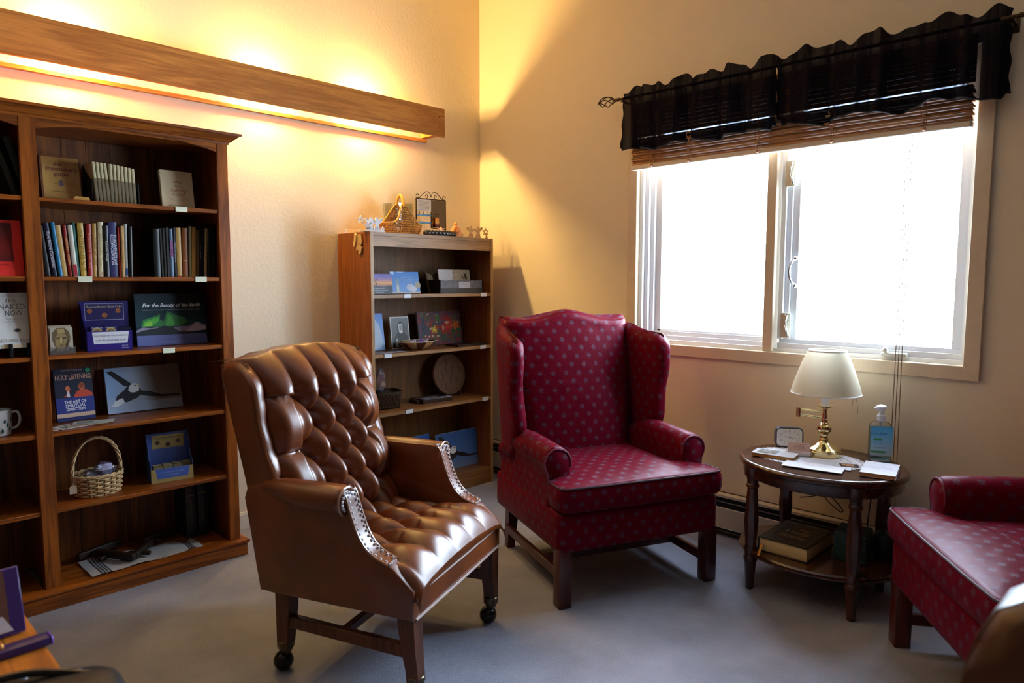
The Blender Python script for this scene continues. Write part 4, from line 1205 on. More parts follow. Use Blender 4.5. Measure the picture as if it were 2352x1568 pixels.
def canvas(label, x, y, z, w, h, d, rotz, tilt, back, flip=False, name='canvas_print'):
    t = thing(name, label, 'canvas print', (x, y, z), rotz, None); lean(t, tilt)
    b = obj('canvas', MB().rbox(-w/2, w/2, -d, 0, 0, h, .002), P('9aa6b8', .6), t)
    pr = Print(b, w, h, d); pr.rect(0.002, 0.002, .998, .998, back)
    return t, pr
t, pr = canvas('canvas of a bald eagle against blue and grey sky, fourth shelf', -2.18, -.075, zD, .315, .205, .018, -.03, .22, grad('eagle_sky', [(0, '8fb0dc'), (.35, 'a8b8cc'), (.65, '86807a'), (1, '7a6c5e')], 0))
pr.poly([(0, .0), (1, .0), (1, .22), (.6, .2), (0, .35)], grad('eagle_low', [(0, 'a8b8d4'), (1, '98a0ac')], 0))
eagle(pr).done()
cardm = [P('cfcabb', .6), P('d8d6cc', .6), P('b4aa94', .6), P('c8c4b8', .6)]
for i, (x, y, a, l) in enumerate(((-2.54, -.225, .5, 'flat pale card leftmost of the fan before the navy paperback'), (-2.50, -.245, .25, 'flat white card second in the fan before the navy paperback'), (-2.46, -.235, -.1, 'flat beige card third in the fan before the navy paperback'), (-2.43, -.215, -.35, 'flat pale card rightmost of the fan before the navy paperback'))):
    t = thing('prayer_card', l, 'card', (x, y, zD+.0012*i), a, 'cards fanned on the fourth shelf')
    k = obj('card', MB().box(-.075, .075, -.035, .035, .0002, .0010), cardm[i], t)
    obj('printed_band', MB().box(-.06, .0, -.025, .02, .0010, .0012), P('8a9080' if i % 2 else '9a7a6a', .6), k)

# fifth shelf: wicker basket with bags, blue box
WICK = P('c4a274', .65, var=.25, vscale=60); WICK2 = P('a97f50', .65, var=.25, vscale=50)
def weave_basket(t, rx, ry, h, rows, stakes, r, mat, mat2, top=1.12, rim=.006):
    """woven wall: stakes plus strands that pass in and out of them"""
    sm = MB()
    for k in range(stakes):
        a = 2*pi*k/stakes
        sm.tube([(rx*math.cos(a)*(1+(top-1)*u), ry*math.sin(a)*(1+(top-1)*u), .004+h*u) for u in (0, .5, 1)], r*.9, 5)
    obj('stakes', sm, mat2, t)
    wm = MB(); nn = stakes*4
    for j in range(rows):
        u = (j+.5)/rows; k0 = 1+(top-1)*u
        pts = []
        for k in range(nn):
            a = 2*pi*k/nn
            o = r*1.3*math.cos(stakes/2*a+(j % 2)*pi)
            pts.append(((rx*k0+o)*math.cos(a), (ry*k0+o)*math.sin(a), .004+h*u))
        wm.tube(pts, r, 5, closed=True)
    obj('woven_wall', wm, mat, t)
    rm = MB()
    for q in (0, 1):
        rm.tube([((rx*top+.004*math.cos(9*a+q*pi))*math.cos(a), (ry*top+.004*math.cos(9*a+q*pi))*math.sin(a), h+.004+.004*math.sin(9*a+q*pi)) for a in [2*pi*k/64 for k in range(64)]], rim*.7, 6, closed=True)
    obj('rim', rm, mat, t)
    obj('base', MB().lathe([(rx*.98, .0), (rx, .004), (rx*.9, .007)], 24, sy=ry/rx), mat2, t)
wb = thing('wicker_basket', 'pale wicker basket with tall handle and hanging tag, fifth shelf', 'basket', (-2.425, -.205, zE), .12)
weave_basket(wb, .082, .072, .085, 9, 20, .0042, WICK, WICK2, 1.14)
hn = MB()
for q in range(3):
    pts = []
    for k in range(41):
        u = k/40; a = pi*u
        ph = u*26+q*2*pi/3
        R_ = .095; pts.append((-(R_)*math.cos(a)+.004*math.cos(ph), .005*math.sin(ph), .075+.165*math.sin(a)**.75+.003*math.cos(ph)))
    hn.tube(pts, .0042, 5)
obj('handle', hn, WICK, wb)
tg = obj('price_tag', MB().prism([(-.013, 0), (.013, 0), (.013, .028), (.007, .036), (-.007, .036), (-.013, .028)], 0, .001, M=TR(-.105, -.03, .028, pi/2, 0, -.2)), P('cdb49a', .7), wb)
obj('tag_string', MB().tube([(-.105, -.03, .062), (-.098, -.02, .09), (-.093, -.005, .115)], .0009, 4), P('d8d0c0', .7), wb)
CELLO = clear('cellophane', refl=.22, rough=.08, opac=.10, ocol='c8c4e8')
rnd = random.Random(5)
def crumple(cx, cy, cz, rx, ry, rz, seed, n=14, m=9):
    rd = random.Random(seed); mb = MB(); prof = []
    rings = []
    for i in range(m+1):
        th = pi*i/m
        ring = []
        for k in range(n):
            a = 2*pi*k/n; q = 1+rd.uniform(-.22, .22)
            ring.append((cx+rx*q*math.sin(th)*math.cos(a), cy+ry*q*math.sin(th)*math.sin(a), cz-rz*math.cos(th)*(1+rd.uniform(-.08, .08))))
        rings.append(ring)
    return mb.loft(rings)
for i, (dx, dy, dz, l) in enumerate(((.02, -.01, .098, 'clear bag with white label on top in the pale wicker basket'), (-.03, .0, .078, 'dark bagged trinket at the left in the pale wicker basket'), (.045, .02, .085, 'clear bag at the right in the pale wicker basket'))):
    bg = thing('gift_bag', l, 'bag', (-2.425+dx, -.205+dy, zE+.012), .2*i, 'bags in the wicker basket')
    obj('cellophane', crumple(0, 0, dz-.012, .034, .026, .038 if i != 1 else .03, 20+i), CELLO, bg, sharp=20)
    obj('contents', crumple(0, 0, dz*.6, .026, .02, dz*.55, 40+i, 9, 6), P(('55506a', '33302c', '5a5470')[i], .5), bg, sharp=180)
    if i == 0: obj('label', MB().rbox(-.022, .030, -.034, -.0325, .085, .112, .0004, M=TR(0, 0, 0, -.15)), P('b9b4d2', .5), bg)
bp = thing('display_box', 'blue and tan cardboard display box on the fifth shelf', 'display box', (-2.123, -.155, zE), -.12)
BLU = P('4a5f9c', .45); TANB = P('a8955e', .5)
bx = MB().box(-.088, -.085, -.085, 0, 0, .085).box(.085, .088, -.085, 0, 0, .085).box(-.088, .088, -.085, 0, 0, .003)
for sx in (-.088, .085): bx.prism([(-.085, .084), (0, .084), (0, .20), (-.022, .19), (-.05, .10)], 0, .003, M=Matrix(((0, 0, 1, sx), (1, 0, 0, 0), (0, 1, 0, 0), (0, 0, 0, 1))))
obj('tray', bx, P('3f5490', .45), bp)
fp = obj('front_flap', MB().box(-.088, .088, -.088, -.085, 0, .062), TANB, bp)
Print(fp, .176, .062, .088, 'front_print').poly([(.10, 1), (.92, 1), (.86, .28), (.15, .28)], '4a66b4').text('Includes 6 different prayers', .5, .72, .0095, '98a8d8', width=.10, shear=.2).text('about forgiveness', .5, .50, .0095, '98a8d8', width=.062, shear=.2).done()
bk = obj('back_card', MB().box(-.088, .088, -.004, 0, 0, .208), P('4c62a4', .45), bp)
Print(bk, .176, .208, .004, 'header_print').rect(.14, .66, .90, .95, 'b5a468').text('Forgiveness Prayer Cube', .52, .89, .0145, '3c3a30', width=.120, shear=.2).ell(.27, .79, .06, .05, '5c4c38').ell(.52, .735, .06, .05, '5c4c38').ell(.77, .79, .06, .05, '5c4c38').lines(.2, .82, .675, 1, .02, '8a7c50', .006).done()
for i in range(4):
    cb = thing('prayer_cube', ('tan paper cube leftmost in the blue display box', 'tan paper cube second from left in the blue display box', 'tan paper cube third from left in the blue display box', 'tan paper cube rightmost in the blue display box')[i], 'cube', (-2.123-.063+.042*i, -.155-.052-.006*i*0+.0, zE+.035), -.12, 'cubes in the blue display box')
    obj('box', MB().rbox(-.019, .019, -.019, .019, 0, .035+.003*(i % 2), .001), P('7d6f50', .6), cb)
    obj('top_flap', MB().box(-.017, .017, -.017, .017, .0385, .0392), P('978758', .6), cb)
    cb.location.y += .000

# bottom of the right bay
tw = thing('tea_towel', 'striped pale linen towel laid along the bottom of the bay', 'towel', (-2.26, -.19, zF), .0)
def towel_fn(u, v):
    x = -.235+.46*u; y = -.125+.16*v+.05*(1-u)*(v-.4)
    return (x, y, .003+.0025*math.sin(u*19)+.002*math.sin(v*7+u*5)+.004*max(0, math.sin(u*3+1)))
obj('cloth', MB().grid(40, 14, towel_fn), P('a9a7a6', .9, var=.06, vscale=90, bump=.3, bscale=300), tw, sharp=180)
sm = MB()
for u0 in (.075, .10, .125, .15, .88, .90, .92):
    sm.grid(2, 14, lambda u, v, u0=u0: tuple(Vector(towel_fn(u0+.011*u, v))+Vector((0, 0, .0012))))
obj('woven_stripe', sm, P('35363c', .9), tw, sharp=180)
DW = wood('dark_cross_wood', '3a2415', '22140b', 'x', .5)
for i, (x, y, a, L1, l) in enumerate(((-2.372, -.205, -1.05, .20, 'dark wooden bar lying across the left of the linen towel'), (-2.262, -.215, .85, .17, 'dark wooden bar standing slanted near the middle of the linen towel'), (-2.40, -.085, .35, .20, 'dark flat board lying behind the left end of the linen towel'), (-2.16, -.10, .35, .16, 'dark low carving behind the right end of the linen towel'))):
    tt = thing('wooden_cross_piece', l, 'wood piece', (x, y, zF+.0135), a, 'dark wood pieces on the towel')
    obj('bar', MB().rbox(-L1/2, L1/2, -.011, .011, 0, .03, .003, 2), DW, tt)
    obj('cross_bar', MB().rbox(-.01, .01, -.045, .05, 0, .016, .003, 2, M=TR(-L1*.2, 0, 0)), DW, tt)
for i, (x, h_) in enumerate(((-2.052, .252), (-1.996, .258))):
    spine_book(('tall navy volume with gilt spine, left of a pair, bottom shelf', 'tall navy volume with gilt spine, right of a pair, bottom shelf')[i], x, -.085, zF, .045, h_, .15, P('1b222c', .4, var=.1), 0, 'navy volumes on the bottom shelf', (.80, .82, '7a7050'), 'SACRED  BOOKS', '6a6048', tsize=.014)

# ------------------------------------------------------------------ left bay (partly in view)
GREENB = P('1b1d15', .45)
for i, (x, y, w_, a, l) in enumerate(((-2.790, -.20, .020, .30, 'dark green book leaning right, left of the pair on the top left shelf'), (-2.752, -.20, .024, .28, 'dark green book with oval cover picture leaning right, top left shelf'))):
    t = spine_book(l, x, y, zA, w_, .225, .16, GREENB, 0, 'leaning books on the top left shelf')
    t.rotation_euler = (0, -a, 0)
    t.location = (x+.115, y, zA)
    if i == 1:
        mb = MB(); ring = lambda k, r1, r2: (w_+.0012, -.01+r1*math.cos(k), .125+r2*math.sin(k))
        mb.tube([ring(2*pi*k/28, .045, .058) for k in range(28)], .003, 5, closed=True)
        obj('oval_frame', mb, P('8a8a70', .5), t)
        obj('oval_picture', MB().poly([ring(2*pi*k/24, .030, .040) for k in range(24)]), P('4a2a18', .5), t)
t, c = up_book('book', 'bright red paperback with a dark photo on its cover, left bay', 'book', -2.734, -.295, zB, .15, .212, .010, P('dc2a1e', .45), .0, .12)
Print(c, .15, .212, .010, 'cover_print').rect(.05, .26, .80, .95, grad('red_photo', [(0, '3a1010'), (.5, '7a1614'), (1, '4a0f10')])).poly([(.18, .26), (.22, .60), (.16, .80), (.30, .86), (.36, .70), (.34, .26)], 'c03028').ell(.30, .82, .06, .05, '2a1410').poly([(.40, .30), (.46, .62), (.42, .70), (.36, .72), (.38, .5)], '1c0a0a').text('A DIFFERENT PATH', .46, .20, .009, '5a1410', width=.075).text('JAMES M. KELLY', .36, .13, .008, '7a1a14').done()
up_book('book', 'second red paperback just behind the bright red one, left bay', 'book', -2.727, -.277, zB, .15, .205, .010, P('8e1c1a', .45), .0, .12)
t, c = up_book('book', 'white paperback with grey capitals on a black easel, left bay', 'book', -2.715, -.295, zC+.036, .145, .210, .014, P('d3d2cf', .5), .0, .14)
pr = Print(c, .145, .210, .014, 'lettered_cover_print').rect(0, .94, 1, .945, 'a8a8a8').rect(0, .925, .98, .93, 'b4b4b4').text('THE', .56, .855, .020, '6a6c74', width=.036).text('NAKED', .58, .745, .030, '5c5e68', width=.082).text('NOW', .61, .625, .030, '5c5e68', width=.055).text('Learning to See', .62, .53, .0085, '9a9a9a').text('as the Mystics See', .62, .48, .0085, '9a9a9a').ell(.66, .32, .075, .035, '6a6460').ell(.66, .32, .03, .024, '2a2624').text('RICHARD ROHR', .60, .13, .019, '9a8f86', width=.108).rect(.30, .01, .75, .055, 'd0b890').done()
ea = thing('book_easel', 'black easel under the white paperback with grey capitals', 'easel', (-2.690, -.270, zC))
em = MB()
for dx in (-.028, .028): em.rbox(dx-.006, dx+.006, -.05, -.038, 0, .055, .002).rbox(dx-.006, dx+.006, -.05, .02, .028, .036, .002).rbox(dx-.006, dx+.006, .012, .02, 0, .16, .002)
em.box(-.03, .03, -.012, -.004, .02, .03)
obj('frame', em, BLACK, ea)
mg = thing('mug', 'white mug with a green leaf print, fourth shelf of the left bay', 'mug', (-2.757, -.235, zD))
obj('cup', MB().lathe([(.030, 0), (.036, .003), (.040, .03), (.041, .10), (.038, .101), (.036, .03), (.028, .008)], 24), P('dfe2e4', .25, 0, .6), mg)
obj('handle', MB().tube(smooth_path([(.040, 0, .085), (.062, 0, .085), (.070, 0, .055), (.060, 0, .028), (.040, 0, .022)], 5), .005, 8, M=TR(0, 0, 0, 0, 0, .15)), P('dfe2e4', .25, 0, .6), mg)
lf = MB()
for k in range(9):
    a = -1.5+.22*k; z = .02+.05*((k*5) % 7)/7
    R_ = .0412
    p = lambda da, dz: (R_*math.cos(a+da), R_*math.sin(a+da), z+dz)
    lf.poly([p(-.12, 0), p(0, .012), p(.14, .004), p(.02, -.008)])
obj('leaf_print', lf, P('2e5a44', .4), mg)

# ================================================================== ON AND IN THE SMALL BOOKCASE
def star(cx, cy, r, n=5, k=.45, rot=pi/2):
    return [(cx+(r if i % 2 == 0 else r*k)*math.cos(rot+i*pi/n), cy+(r if i % 2 == 0 else r*k)*math.sin(rot+i*pi/n)) for i in range(2*n)]
def angel_pts(cx, s, flip=1):
    """side view of an angel holding out both arms: gown, wings, head"""
    P0 = [(-.022, 0), (.022, 0), (.014, .022), (.008, .036), (.024, .046), (.030, .058), (.020, .062), (.009, .054), (.008, .060), (.012, .068), (.006, .078), (-.004, .078), (-.008, .070), (-.006, .060), (-.014, .066), (-.030, .074), (-.034, .060), (-.022, .048), (-.012, .040), (-.014, .022)]
    return [(cx+flip*x*s, z*s) for x, z in P0]
def cutout(name, label, x, y, z, rotz, mat, dark, specs, stars, cat='ornament', base=True):
    t = thing(name, label, cat, (x, y, z), rotz)
    for cx, s, fl in specs:
        g = obj('angel', MB().prism(angel_pts(cx, s, fl), -.0035, .0035, M=TR(0, 0, .004, pi/2)), mat, t)
        dm = MB()
        for k in range(4):
            xx = cx+(-.012+.008*k)*s
            dm.box(xx-.0008, xx+.0008, -.0042, -.0036, .006+.004, .004+.026*s)
        for k in range(3): dm.box(cx+fl*(-.030+.005*k)*s, cx+fl*(-.030+.005*k)*s+.002, -.0042, -.0036, .004+.064*s, .004+.069*s)
        obj('cut_lines', dm, dark, g)
    for sx, sz, r in stars:
        outer = star(sx, sz, r); inner = star(sx, sz, r*.55)
        mb = MB(); n = len(outer)
        rings = [[(a, -.0035, b) for a, b in outer], [(a, -.0035, b) for a, b in inner], [(a, .0035, b) for a, b in inner], [(a, .0035, b) for a, b in outer], [(a, -.0035, b) for a, b in outer]]
        mb.loft(rings, False, False)
        obj('star', mb, mat, t)
    if base:
        xs = [c[0] for c in specs]+[q[0] for q in stars]
        obj('base_strip', MB().rbox(min(xs)-.012, max(xs)+.012, -.008, .008, 0, .006, .001), mat, t)
    return t
CUTW = P('e4e2e6', .5); CUTD = P('3a3640', .6); CUTN = P('c6a878', .6); CUTND = P('6a4a2a', .6)
zT = H2
cutout('angel_ornament', 'white cut-out of angels and stars at the left end of the small bookcase top', -1.072, -.285, zT, -.15, CUTW, CUTD, ((-.004, .95, 1), (.032, .98, -1)), ((-.062, .062, .024), (.066, .018, .016)))
cutout('angel_ornament', 'small white flying angel cut-out at the front left corner of the bookcase top', -1.093, -.312, zT, -.5, CUTW, CUTD, ((-.02, .62, -1),), (), base=True)
cutout('angel_ornament', 'natural wood cut-out of angels and stars at the right end of the bookcase top', -.275, -.235, zT, -.25, CUTN, CUTND, ((-.022, .95, 1), (.030, .95, -1)), ((-.085, .020, .018), (.085, .046, .026)))
cutout('angel_ornament', 'small natural wood angel beside the star at the far right of the bookcase top', -.213, -.285, zT, -.25, CUTN, CUTND, ((0, .45, 1),), ())
# wooden angel hanging on the side of the bookcase
ha = thing('hanging_angel', 'tan wooden angel hung on the left side of the small bookcase', 'ornament', (Xa-.001, -.235, zT-.115))
Ms = Matrix(((0, 0, 1, 0), (1, 0, 0, 0), (0, 1, 0, 0), (0, 0, 0, 1)))
obj('figure', MB().prism([(-.012, 0), (.0, -.004), (.012, 0), (.012, .02), (.030, .012), (.034, .03), (.024, .06), (.020, .10), (-.016, .105), (-.024, .06), (-.012, .04), (-.022, .03)], -.010, -.001, M=Ms), P('b59565', .6), ha)
obj('wing', MB().prism([(.018, .10), (.034, .11), (.04, .075), (.052, .045), (.04, .035), (.026, .055)], -.018, -.011, M=Ms), P('c9a870', .6), ha)
obj('nails', MB().sphere((-.011, .0, .05), .003, 6, 4), BLACK, ha)
tag(obj('picture_hook', MB().rbox(-.006, .006, -.002, .002, 0, .026, .001, M=TR(-1.09, -.07, zT)).sphere((-1.09, -.072, zT+.016), .004, 8, 5)), 'tiny white hook plate standing at the back left of the bookcase top', 'hook') if False else None
hk = thing('picture_hook', 'tiny white hook plate at the back left corner of the bookcase top', 'hook', (-1.088, -.06, zT))
obj('plate', MB().rbox(-.006, .006, -.002, .002, 0, .026, .001), WHITE, hk); obj('screw', MB().sphere((0, -.003, .016), .003, 8, 5), STEEL, hk)
# gondola wicker basket
gb = thing('wicker_basket', 'orange-tan gondola wicker basket with high narrow handle on the bookcase top', 'basket', (-.805, -.185, zT), .05)
GW = P('b98236', .6, var=.22, vscale=50); GW2 = P('9a6a34', .6, var=.25, vscale=50)
def gond(a):
    """plan radius and wall height by angle; the walls sweep up to the handle at +-y"""
    c = math.cos(a); s_ = abs(math.sin(a))
    return .145*(1-.22*s_*s_), .058+.115*s_**9
strands = MB(); nst = 72
for k in range(0, nst):
    a = 2*pi*k/nst; R_, Hh = gond(a)
    pts = []
    for j in range(7):
        u = j/6
        squeeze = 1-.62*(max(0, u*Hh-.058)/.115)*abs(math.sin(a))
        rr = R_*(.80+.22*u**.6)
        pts.append((rr*math.cos(a), .62*rr*math.sin(a)*squeeze, .003+Hh*u))
    strands.tube(pts, .0030, 4)
obj('upright_canes', strands, GW2, gb)
wv = MB()
for j in range(13):
    zz = .008+.0135*j
    run = []
    runs = []
    for k in range(145):
        a = 2*pi*k/144; R_, Hh = gond(a)
        if zz < Hh:
            u = zz/Hh; squeeze = 1-.62*(max(0, zz-.058)/.115)*abs(math.sin(a))
            rr = R_*(.80+.22*u**.6)+.003*math.cos(36*a+(j % 2)*pi)
            run.append((rr*math.cos(a), .62*rr*math.sin(a)*squeeze, .003+zz))
        else:
            if len(run) > 2: runs.append(run)
            run = []
    if len(run) > 2: runs.append(run)
    for r_ in runs: wv.tube(r_, .0034, 5)
obj('woven_wall', wv, GW, gb)
obj('rim', MB().tube([(1.02*gond(a)[0]*math.cos(a), .62*1.02*gond(a)[0]*math.sin(a)*(1-.62*(max(0, gond(a)[1]-.058)/.115)*abs(math.sin(a))), gond(a)[1]+.004) for a in [2*pi*k/96 for k in range(96)]], .005, 6, closed=True), P('c9923f', .55), gb)
obj('base', MB().lathe([(.11, 0), (.12, .004), (.10, .008)], 28, sy=.62), GW2, gb)
hp = []
for k in range(25):
    u = k/24; hp.append((.0, -.034+.068*u+.0, .165+.062*math.sin(pi*u)**.6))
obj('handle', MB().tube(hp, .0085, 8), P('cf9640', .5), gb)
for s_ in (-1, 1): obj('handle_wrap', MB().cyl((0, s_*.034, .160), (0, s_*.034, .176), .0105, 8), P('b9832f', .6), gb)
# clear vase
GLV = clear('clear_vase', tint=(.93, .95, .92), refl=.10)
vs_ = thing('glass_vase', 'square clear glass vase behind the gondola basket', 'vase', (-.745, -.085, zT))
vm = MB(); ro = [(x, y) for x, y in rrect(.135, .12, .012, 3)]; ri = [(x, y) for x, y in rrect(.125, .11, .010, 3)]
vm.loft([[(x*.9, y*.9, 0) for x, y in ro], [(x*.96, y*.96, .06) for x, y in ro], [(x*1.04, y*1.04, .19) for x, y in ro], [(x*1.04, y*1.04, .19) for x, y in ri], [(x*.9, y*.9, .012) for x, y in ri]])
obj('glass', vm, GLV, vs_, sharp=30)
obj('wire_figure', MB().tube([(-.03, -.05, .004), (-.01, -.052, .10), (.0, -.052, .135)], .004, 6).tube([(.03, -.05, .004), (.012, -.052, .10), (.0, -.052, .135)], .004, 6).sphere((0, -.052, .15), .008), BRONZE, vs_) if False else None
wf = thing('wire_figure', 'thin dark wire figure seen through the basket handle', 'figurine', (-.752, -.15, zT))
obj('body', MB().tube([(-.035, .004, .004), (-.012, 0, .10), (-.002, 0, .15)], .0035, 6).tube([(.03, .004, .004), (.01, 0, .10), (.002, 0, .15)], .0035, 6).tube([(-.02, 0, .075), (.018, 0, .07)], .003, 6), BRONZE, wf)
obj('head', MB().tube([(.008*math.cos(a), 0, .162+.008*math.sin(a)) for a in [k*2*pi/14 for k in range(14)]], .0025, 6, closed=True), BRONZE, wf)
# jewellery stand with mirror
js = thing('jewelry_stand', 'dark wire jewellery stand with scroll top and mirror panel', 'jewelry stand', (-.560, -.165, zT), -.06)
WIRE = P('3a2a20', .4, .6); wr_ = MB()
wx, wz = .108, .225
wr_.tube([(-wx, 0, .0), (-wx, 0, wz)], .0035, 6).tube([(wx, 0, 0), (wx, 0, wz)], .0035, 6).tube([(-wx, 0, wz), (wx, 0, wz)], .0035, 6).tube([(0, 0, .055), (0, 0, wz)], .003, 6).tube([(0, 0, .055), (wx, 0, .050)], .003, 6)
for s_ in (-1, 1):
    wr_.tube(smooth_path([(0, 0, wz+.012), (s_*.010, 0, wz+.036), (s_*.032, 0, wz+.045), (s_*.055, 0, wz+.030), (s_*.085, 0, wz+.004)], 5), .0024, 5)
    wr_.tube([(s_*(.098+.011*math.cos(a)), 0, wz+.014+.011*math.sin(a)) for a in [k*.45 for k in range(13)]], .0022, 5)
    wr_.tube([(s_*(.032+.008*math.cos(a)), 0, wz+.015+.012*math.sin(a)) for a in [k*.45 for k in range(12)]], .0022, 5)
obj('wire_frame', wr_, WIRE, js)
for k in range(3): obj('hanger_wire', MB().cyl((-.085+.03*k, 0, .13), (-.085+.03*k, 0, .20), .0018, 5), WIRE, js)
for zz in (.078, .123): obj('earring_bar', MB().rbox(-wx, -.002, -.004, .003, zz, zz+.012, .001), P('3d5560', .35, .5), js)
obj('mirror', MB().box(.004, wx-.004, -.001, .001, .058, wz-.004), P('8d8a86', .05, 1.0), js)
nt_ = obj('paper_note', MB().box(-wx+.004, -.003, -.0055, -.005, .150, wz-.004), P('d9c8ae', .7), js)
Print(nt_, wx-.007, wz-.154, .0055, 'note_lines', x0=-wx+.004, z0=.150).lines(.10, .88, .86, 8, .105, '8a7864', .025).done()
ep = MB()
for xx in (-.052, -.040): ep.tube([(xx, -.004, .078), (xx, -.005, .050)], .0012, 4)
for xx in (-.055, -.030): ep.tube([(xx+.008*math.cos(a), -.004, .108+.010*math.sin(a)) for a in [k*2*pi/12 for k in range(12)]], .0008, 4, closed=True)
obj('earrings', ep, P('b08a50', .3, .8), js)
am = thing('amber_pendant', 'amber and red glass pendant hung on the stand mirror', 'pendant', (-.528, -.183, zT+.062), -.06)
obj('glass', MB().rbox(-.012, .012, -.006, .006, .0, .055, .004, 2), grad('amber', [(0, '2a1414'), (.25, '7a1a10'), (.45, 'd89020'), (1, 'c07028')]), am)
obj('wire_loop', MB().tube(smooth_path([(-.008, 0, .055), (.0, 0, .075), (.012, 0, .078), (.010, 0, .055)], 4), .0016, 5), WIRE, am)
# black petal tray with a small shell
tr = thing('petal_tray', 'black scalloped flower tray in front of the jewellery stand', 'tray', (-.575, -.262, zT))
obj('tray_base', MB().lathe([(.03, 0), (.11, .002), (.112, .006), (.03, .008)], 28, sy=.42), BLACK, tr)
PET = P('1c1e24', .25, .1, .7)
for k in range(13):
    a = -pi+k*pi/12 if k < 13 else 0
    x = .108*math.cos(a); y = .040*math.sin(a)
    obj('petal', MB().sphere((0, 0, 0), .017, 8, 6, M=TR(x, y, .016) @ Matrix.Diagonal((1, .6, .95, 1))), PET, tr)
sf_ = thing('shell_figurine', 'tiny pinkish shell figure sitting in the black flower tray', 'figurine', (-.565, -.262, zT+.009))
obj('shell', MB().lathe([(.010, 0), (.017, .006), (.014, .026), (.008, .038), (.002, .048)], 10), P('d8a888', .5), sf_)
obj('wing', MB().prism([(-.026, .002), (-.012, .006), (-.014, .03), (-.022, .044)], -.002, .002, M=TR(0, 0, 0, pi/2)), P('c89a78', .5), sf_)
# peach ring figurine
pf = thing('embrace_figurine', 'peach stone figure in a swirl form on the bookcase top', 'figurine', (-.448, -.262, zT), -.35)
PCH = P('d88a4c', .45, var=.05)
obj('body', MB().lathe([(.020, 0), (.033, .004), (.037, .022), (.034, .042), (.024, .058), (.012, .068), (.008, .072)], 20, sy=.62), PCH, pf)
obj('head', MB().sphere((0, 0, .080), .0115, 12, 8), PCH, pf)
obj('swirl', MB().tube([((.024-.0016*k)*math.cos(k*.5+1.6), -.0235+.0016*k*.2, .034+(.026-.0017*k)*math.sin(k*.5+1.6)) for k in range(13)], [.0045-.0002*k for k in range(13)], 6), P('c2702f', .45), pf)
obj('child', MB().sphere((0, -.021, .034), .011, 10, 8), P('c87a40', .45), pf)

# shelf 1
s1, s2, s3, s4 = SH2[0], SH2[1], SH2[2], .100
t, pr = canvas('sunset photo plaque with white script at the left of the upper shelf', -.968, -.215, s1, .150, .115, .012, .02, .12, grad('sunset', [(0, '1a2430'), (.34, '2c3440'), (.40, '8a5a50'), (.55, 'e09a4a'), (.72, '9a6a90'), (.88, '5a58b0'), (1, '6a50a0')]), name='photo_plaque')
pr.poly([(0, 0), (1, 0), (1, .40), (.85, .44), (.6, .36), (.35, .40), (.15, .45), (0, .42)], '24303c').poly([(.12, .85), (.17, .80), (.22, .62), (.19, .64)], '20202c').poly([(.28, .84), (.30, .70), (.24, .55), (.22, .58)], '20202c').poly([(.22, .58), (.30, .55), (.28, .45), (.24, .46)], '1c1c28').text('Then upside down speaks,', .36, .29, .0095, 'f0f0f4', width=.085, shear=.3).text('"Trust, know that I am God"', .44, .19, .0095, 'f0f0f4', width=.100, shear=.3).text('I will rest in You', .40, .09, .0095, 'f0f0f4', width=.055, shear=.3).text('Psalm 46', .88, .10, .006, '5a8ad0').done()
t, pr = canvas('blue sky photo plaque with a stone tower and clouds, upper shelf', -.800, -.215, s1, .195, .128, .016, -.06, .20, grad('blue_sky', [(0, '6a9ad8'), (1, '2f7fd0')]), name='photo_plaque')
pr.poly([(0, .92), (.12, .86), (.14, 1), (0, 1)], 'b8d4f0').poly([(.2, 1), (.3, .94), (.45, .96), (.5, 1)], '9cc4ec').poly([(.14, .03), (.30, .03), (.28, .45), (.29, .58), (.30, .72), (.27, .60), (.24, .74), (.21, .60), (.17, .72), (.16, .56), (.17, .42)], '7fa0b8').poly([(.18, .03), (.26, .03), (.25, .38), (.22, .42), (.19, .38)], 'c8d0cc').ell(.66, .28, .14, .17, 'b8c0d8').ell(.76, .22, .13, .14, 'c8ccd8').ell(.93, .38, .10, .16, 'a8a090').poly([(0, 0), (1, 0), (1, .10), (.5, .06), (0, .10)], 'c0b8b0').text('Let the peace of Christ', .55, .73, .008, 'd8e8f8', width=.082).text('The Lord will fill your heart', .66, .63, .008, 'd8e8f8', width=.105).text('with his peace', .60, .54, .008, 'd8e8f8', width=.06).done()
cb = thing('card_box', 'grey patterned box with dark lid and white label, upper shelf', 'box', (-.39, -.155, s1), -.04)
GP = blotch('grey_pattern', ['4d5058', '6a6e78', '8c9098'], 90, 3, 1.2)
bxm = MB()
bxm.box(-.165, .165, -.10, -.097, 0, .078).box(-.165, .165, .097, .10, 0, .085).box(-.165, -.162, -.10, .10, 0, .082).box(.162, .165, -.10, .10, 0, .082).box(-.165, .165, -.10, .10, 0, .003)
obj('box_wall', bxm, [GP], cb)
obj('base_wrap', MB().box(-.168, .168, -.103, -.1005, 0, .032), P('3c3836', .5), cb)
obj('side_wrap', MB().box(-.169, -.166, -.103, .10, 0, .080), P('1e1a19', .5), cb)
lb = obj('label', MB().box(-.025, .065, -.1022, -.1005, .030, .070), P('c8ccd8', .5), cb)
Print(lb, .09, .04, .1022, 'label_print', x0=-.025, z0=.030).lines(.08, .90, .78, 3, .24, '9a9ca8', .04).done()
gc = thing('greeting_cards', 'white spiral-bound card set standing in the grey patterned box', 'card', (-.375, -.17, s1+.004), -.04); lean(gc, .16)
k = obj('card', MB().box(-.125, .125, -.010, 0, 0, .142), P('d9d4cc', .6), gc)
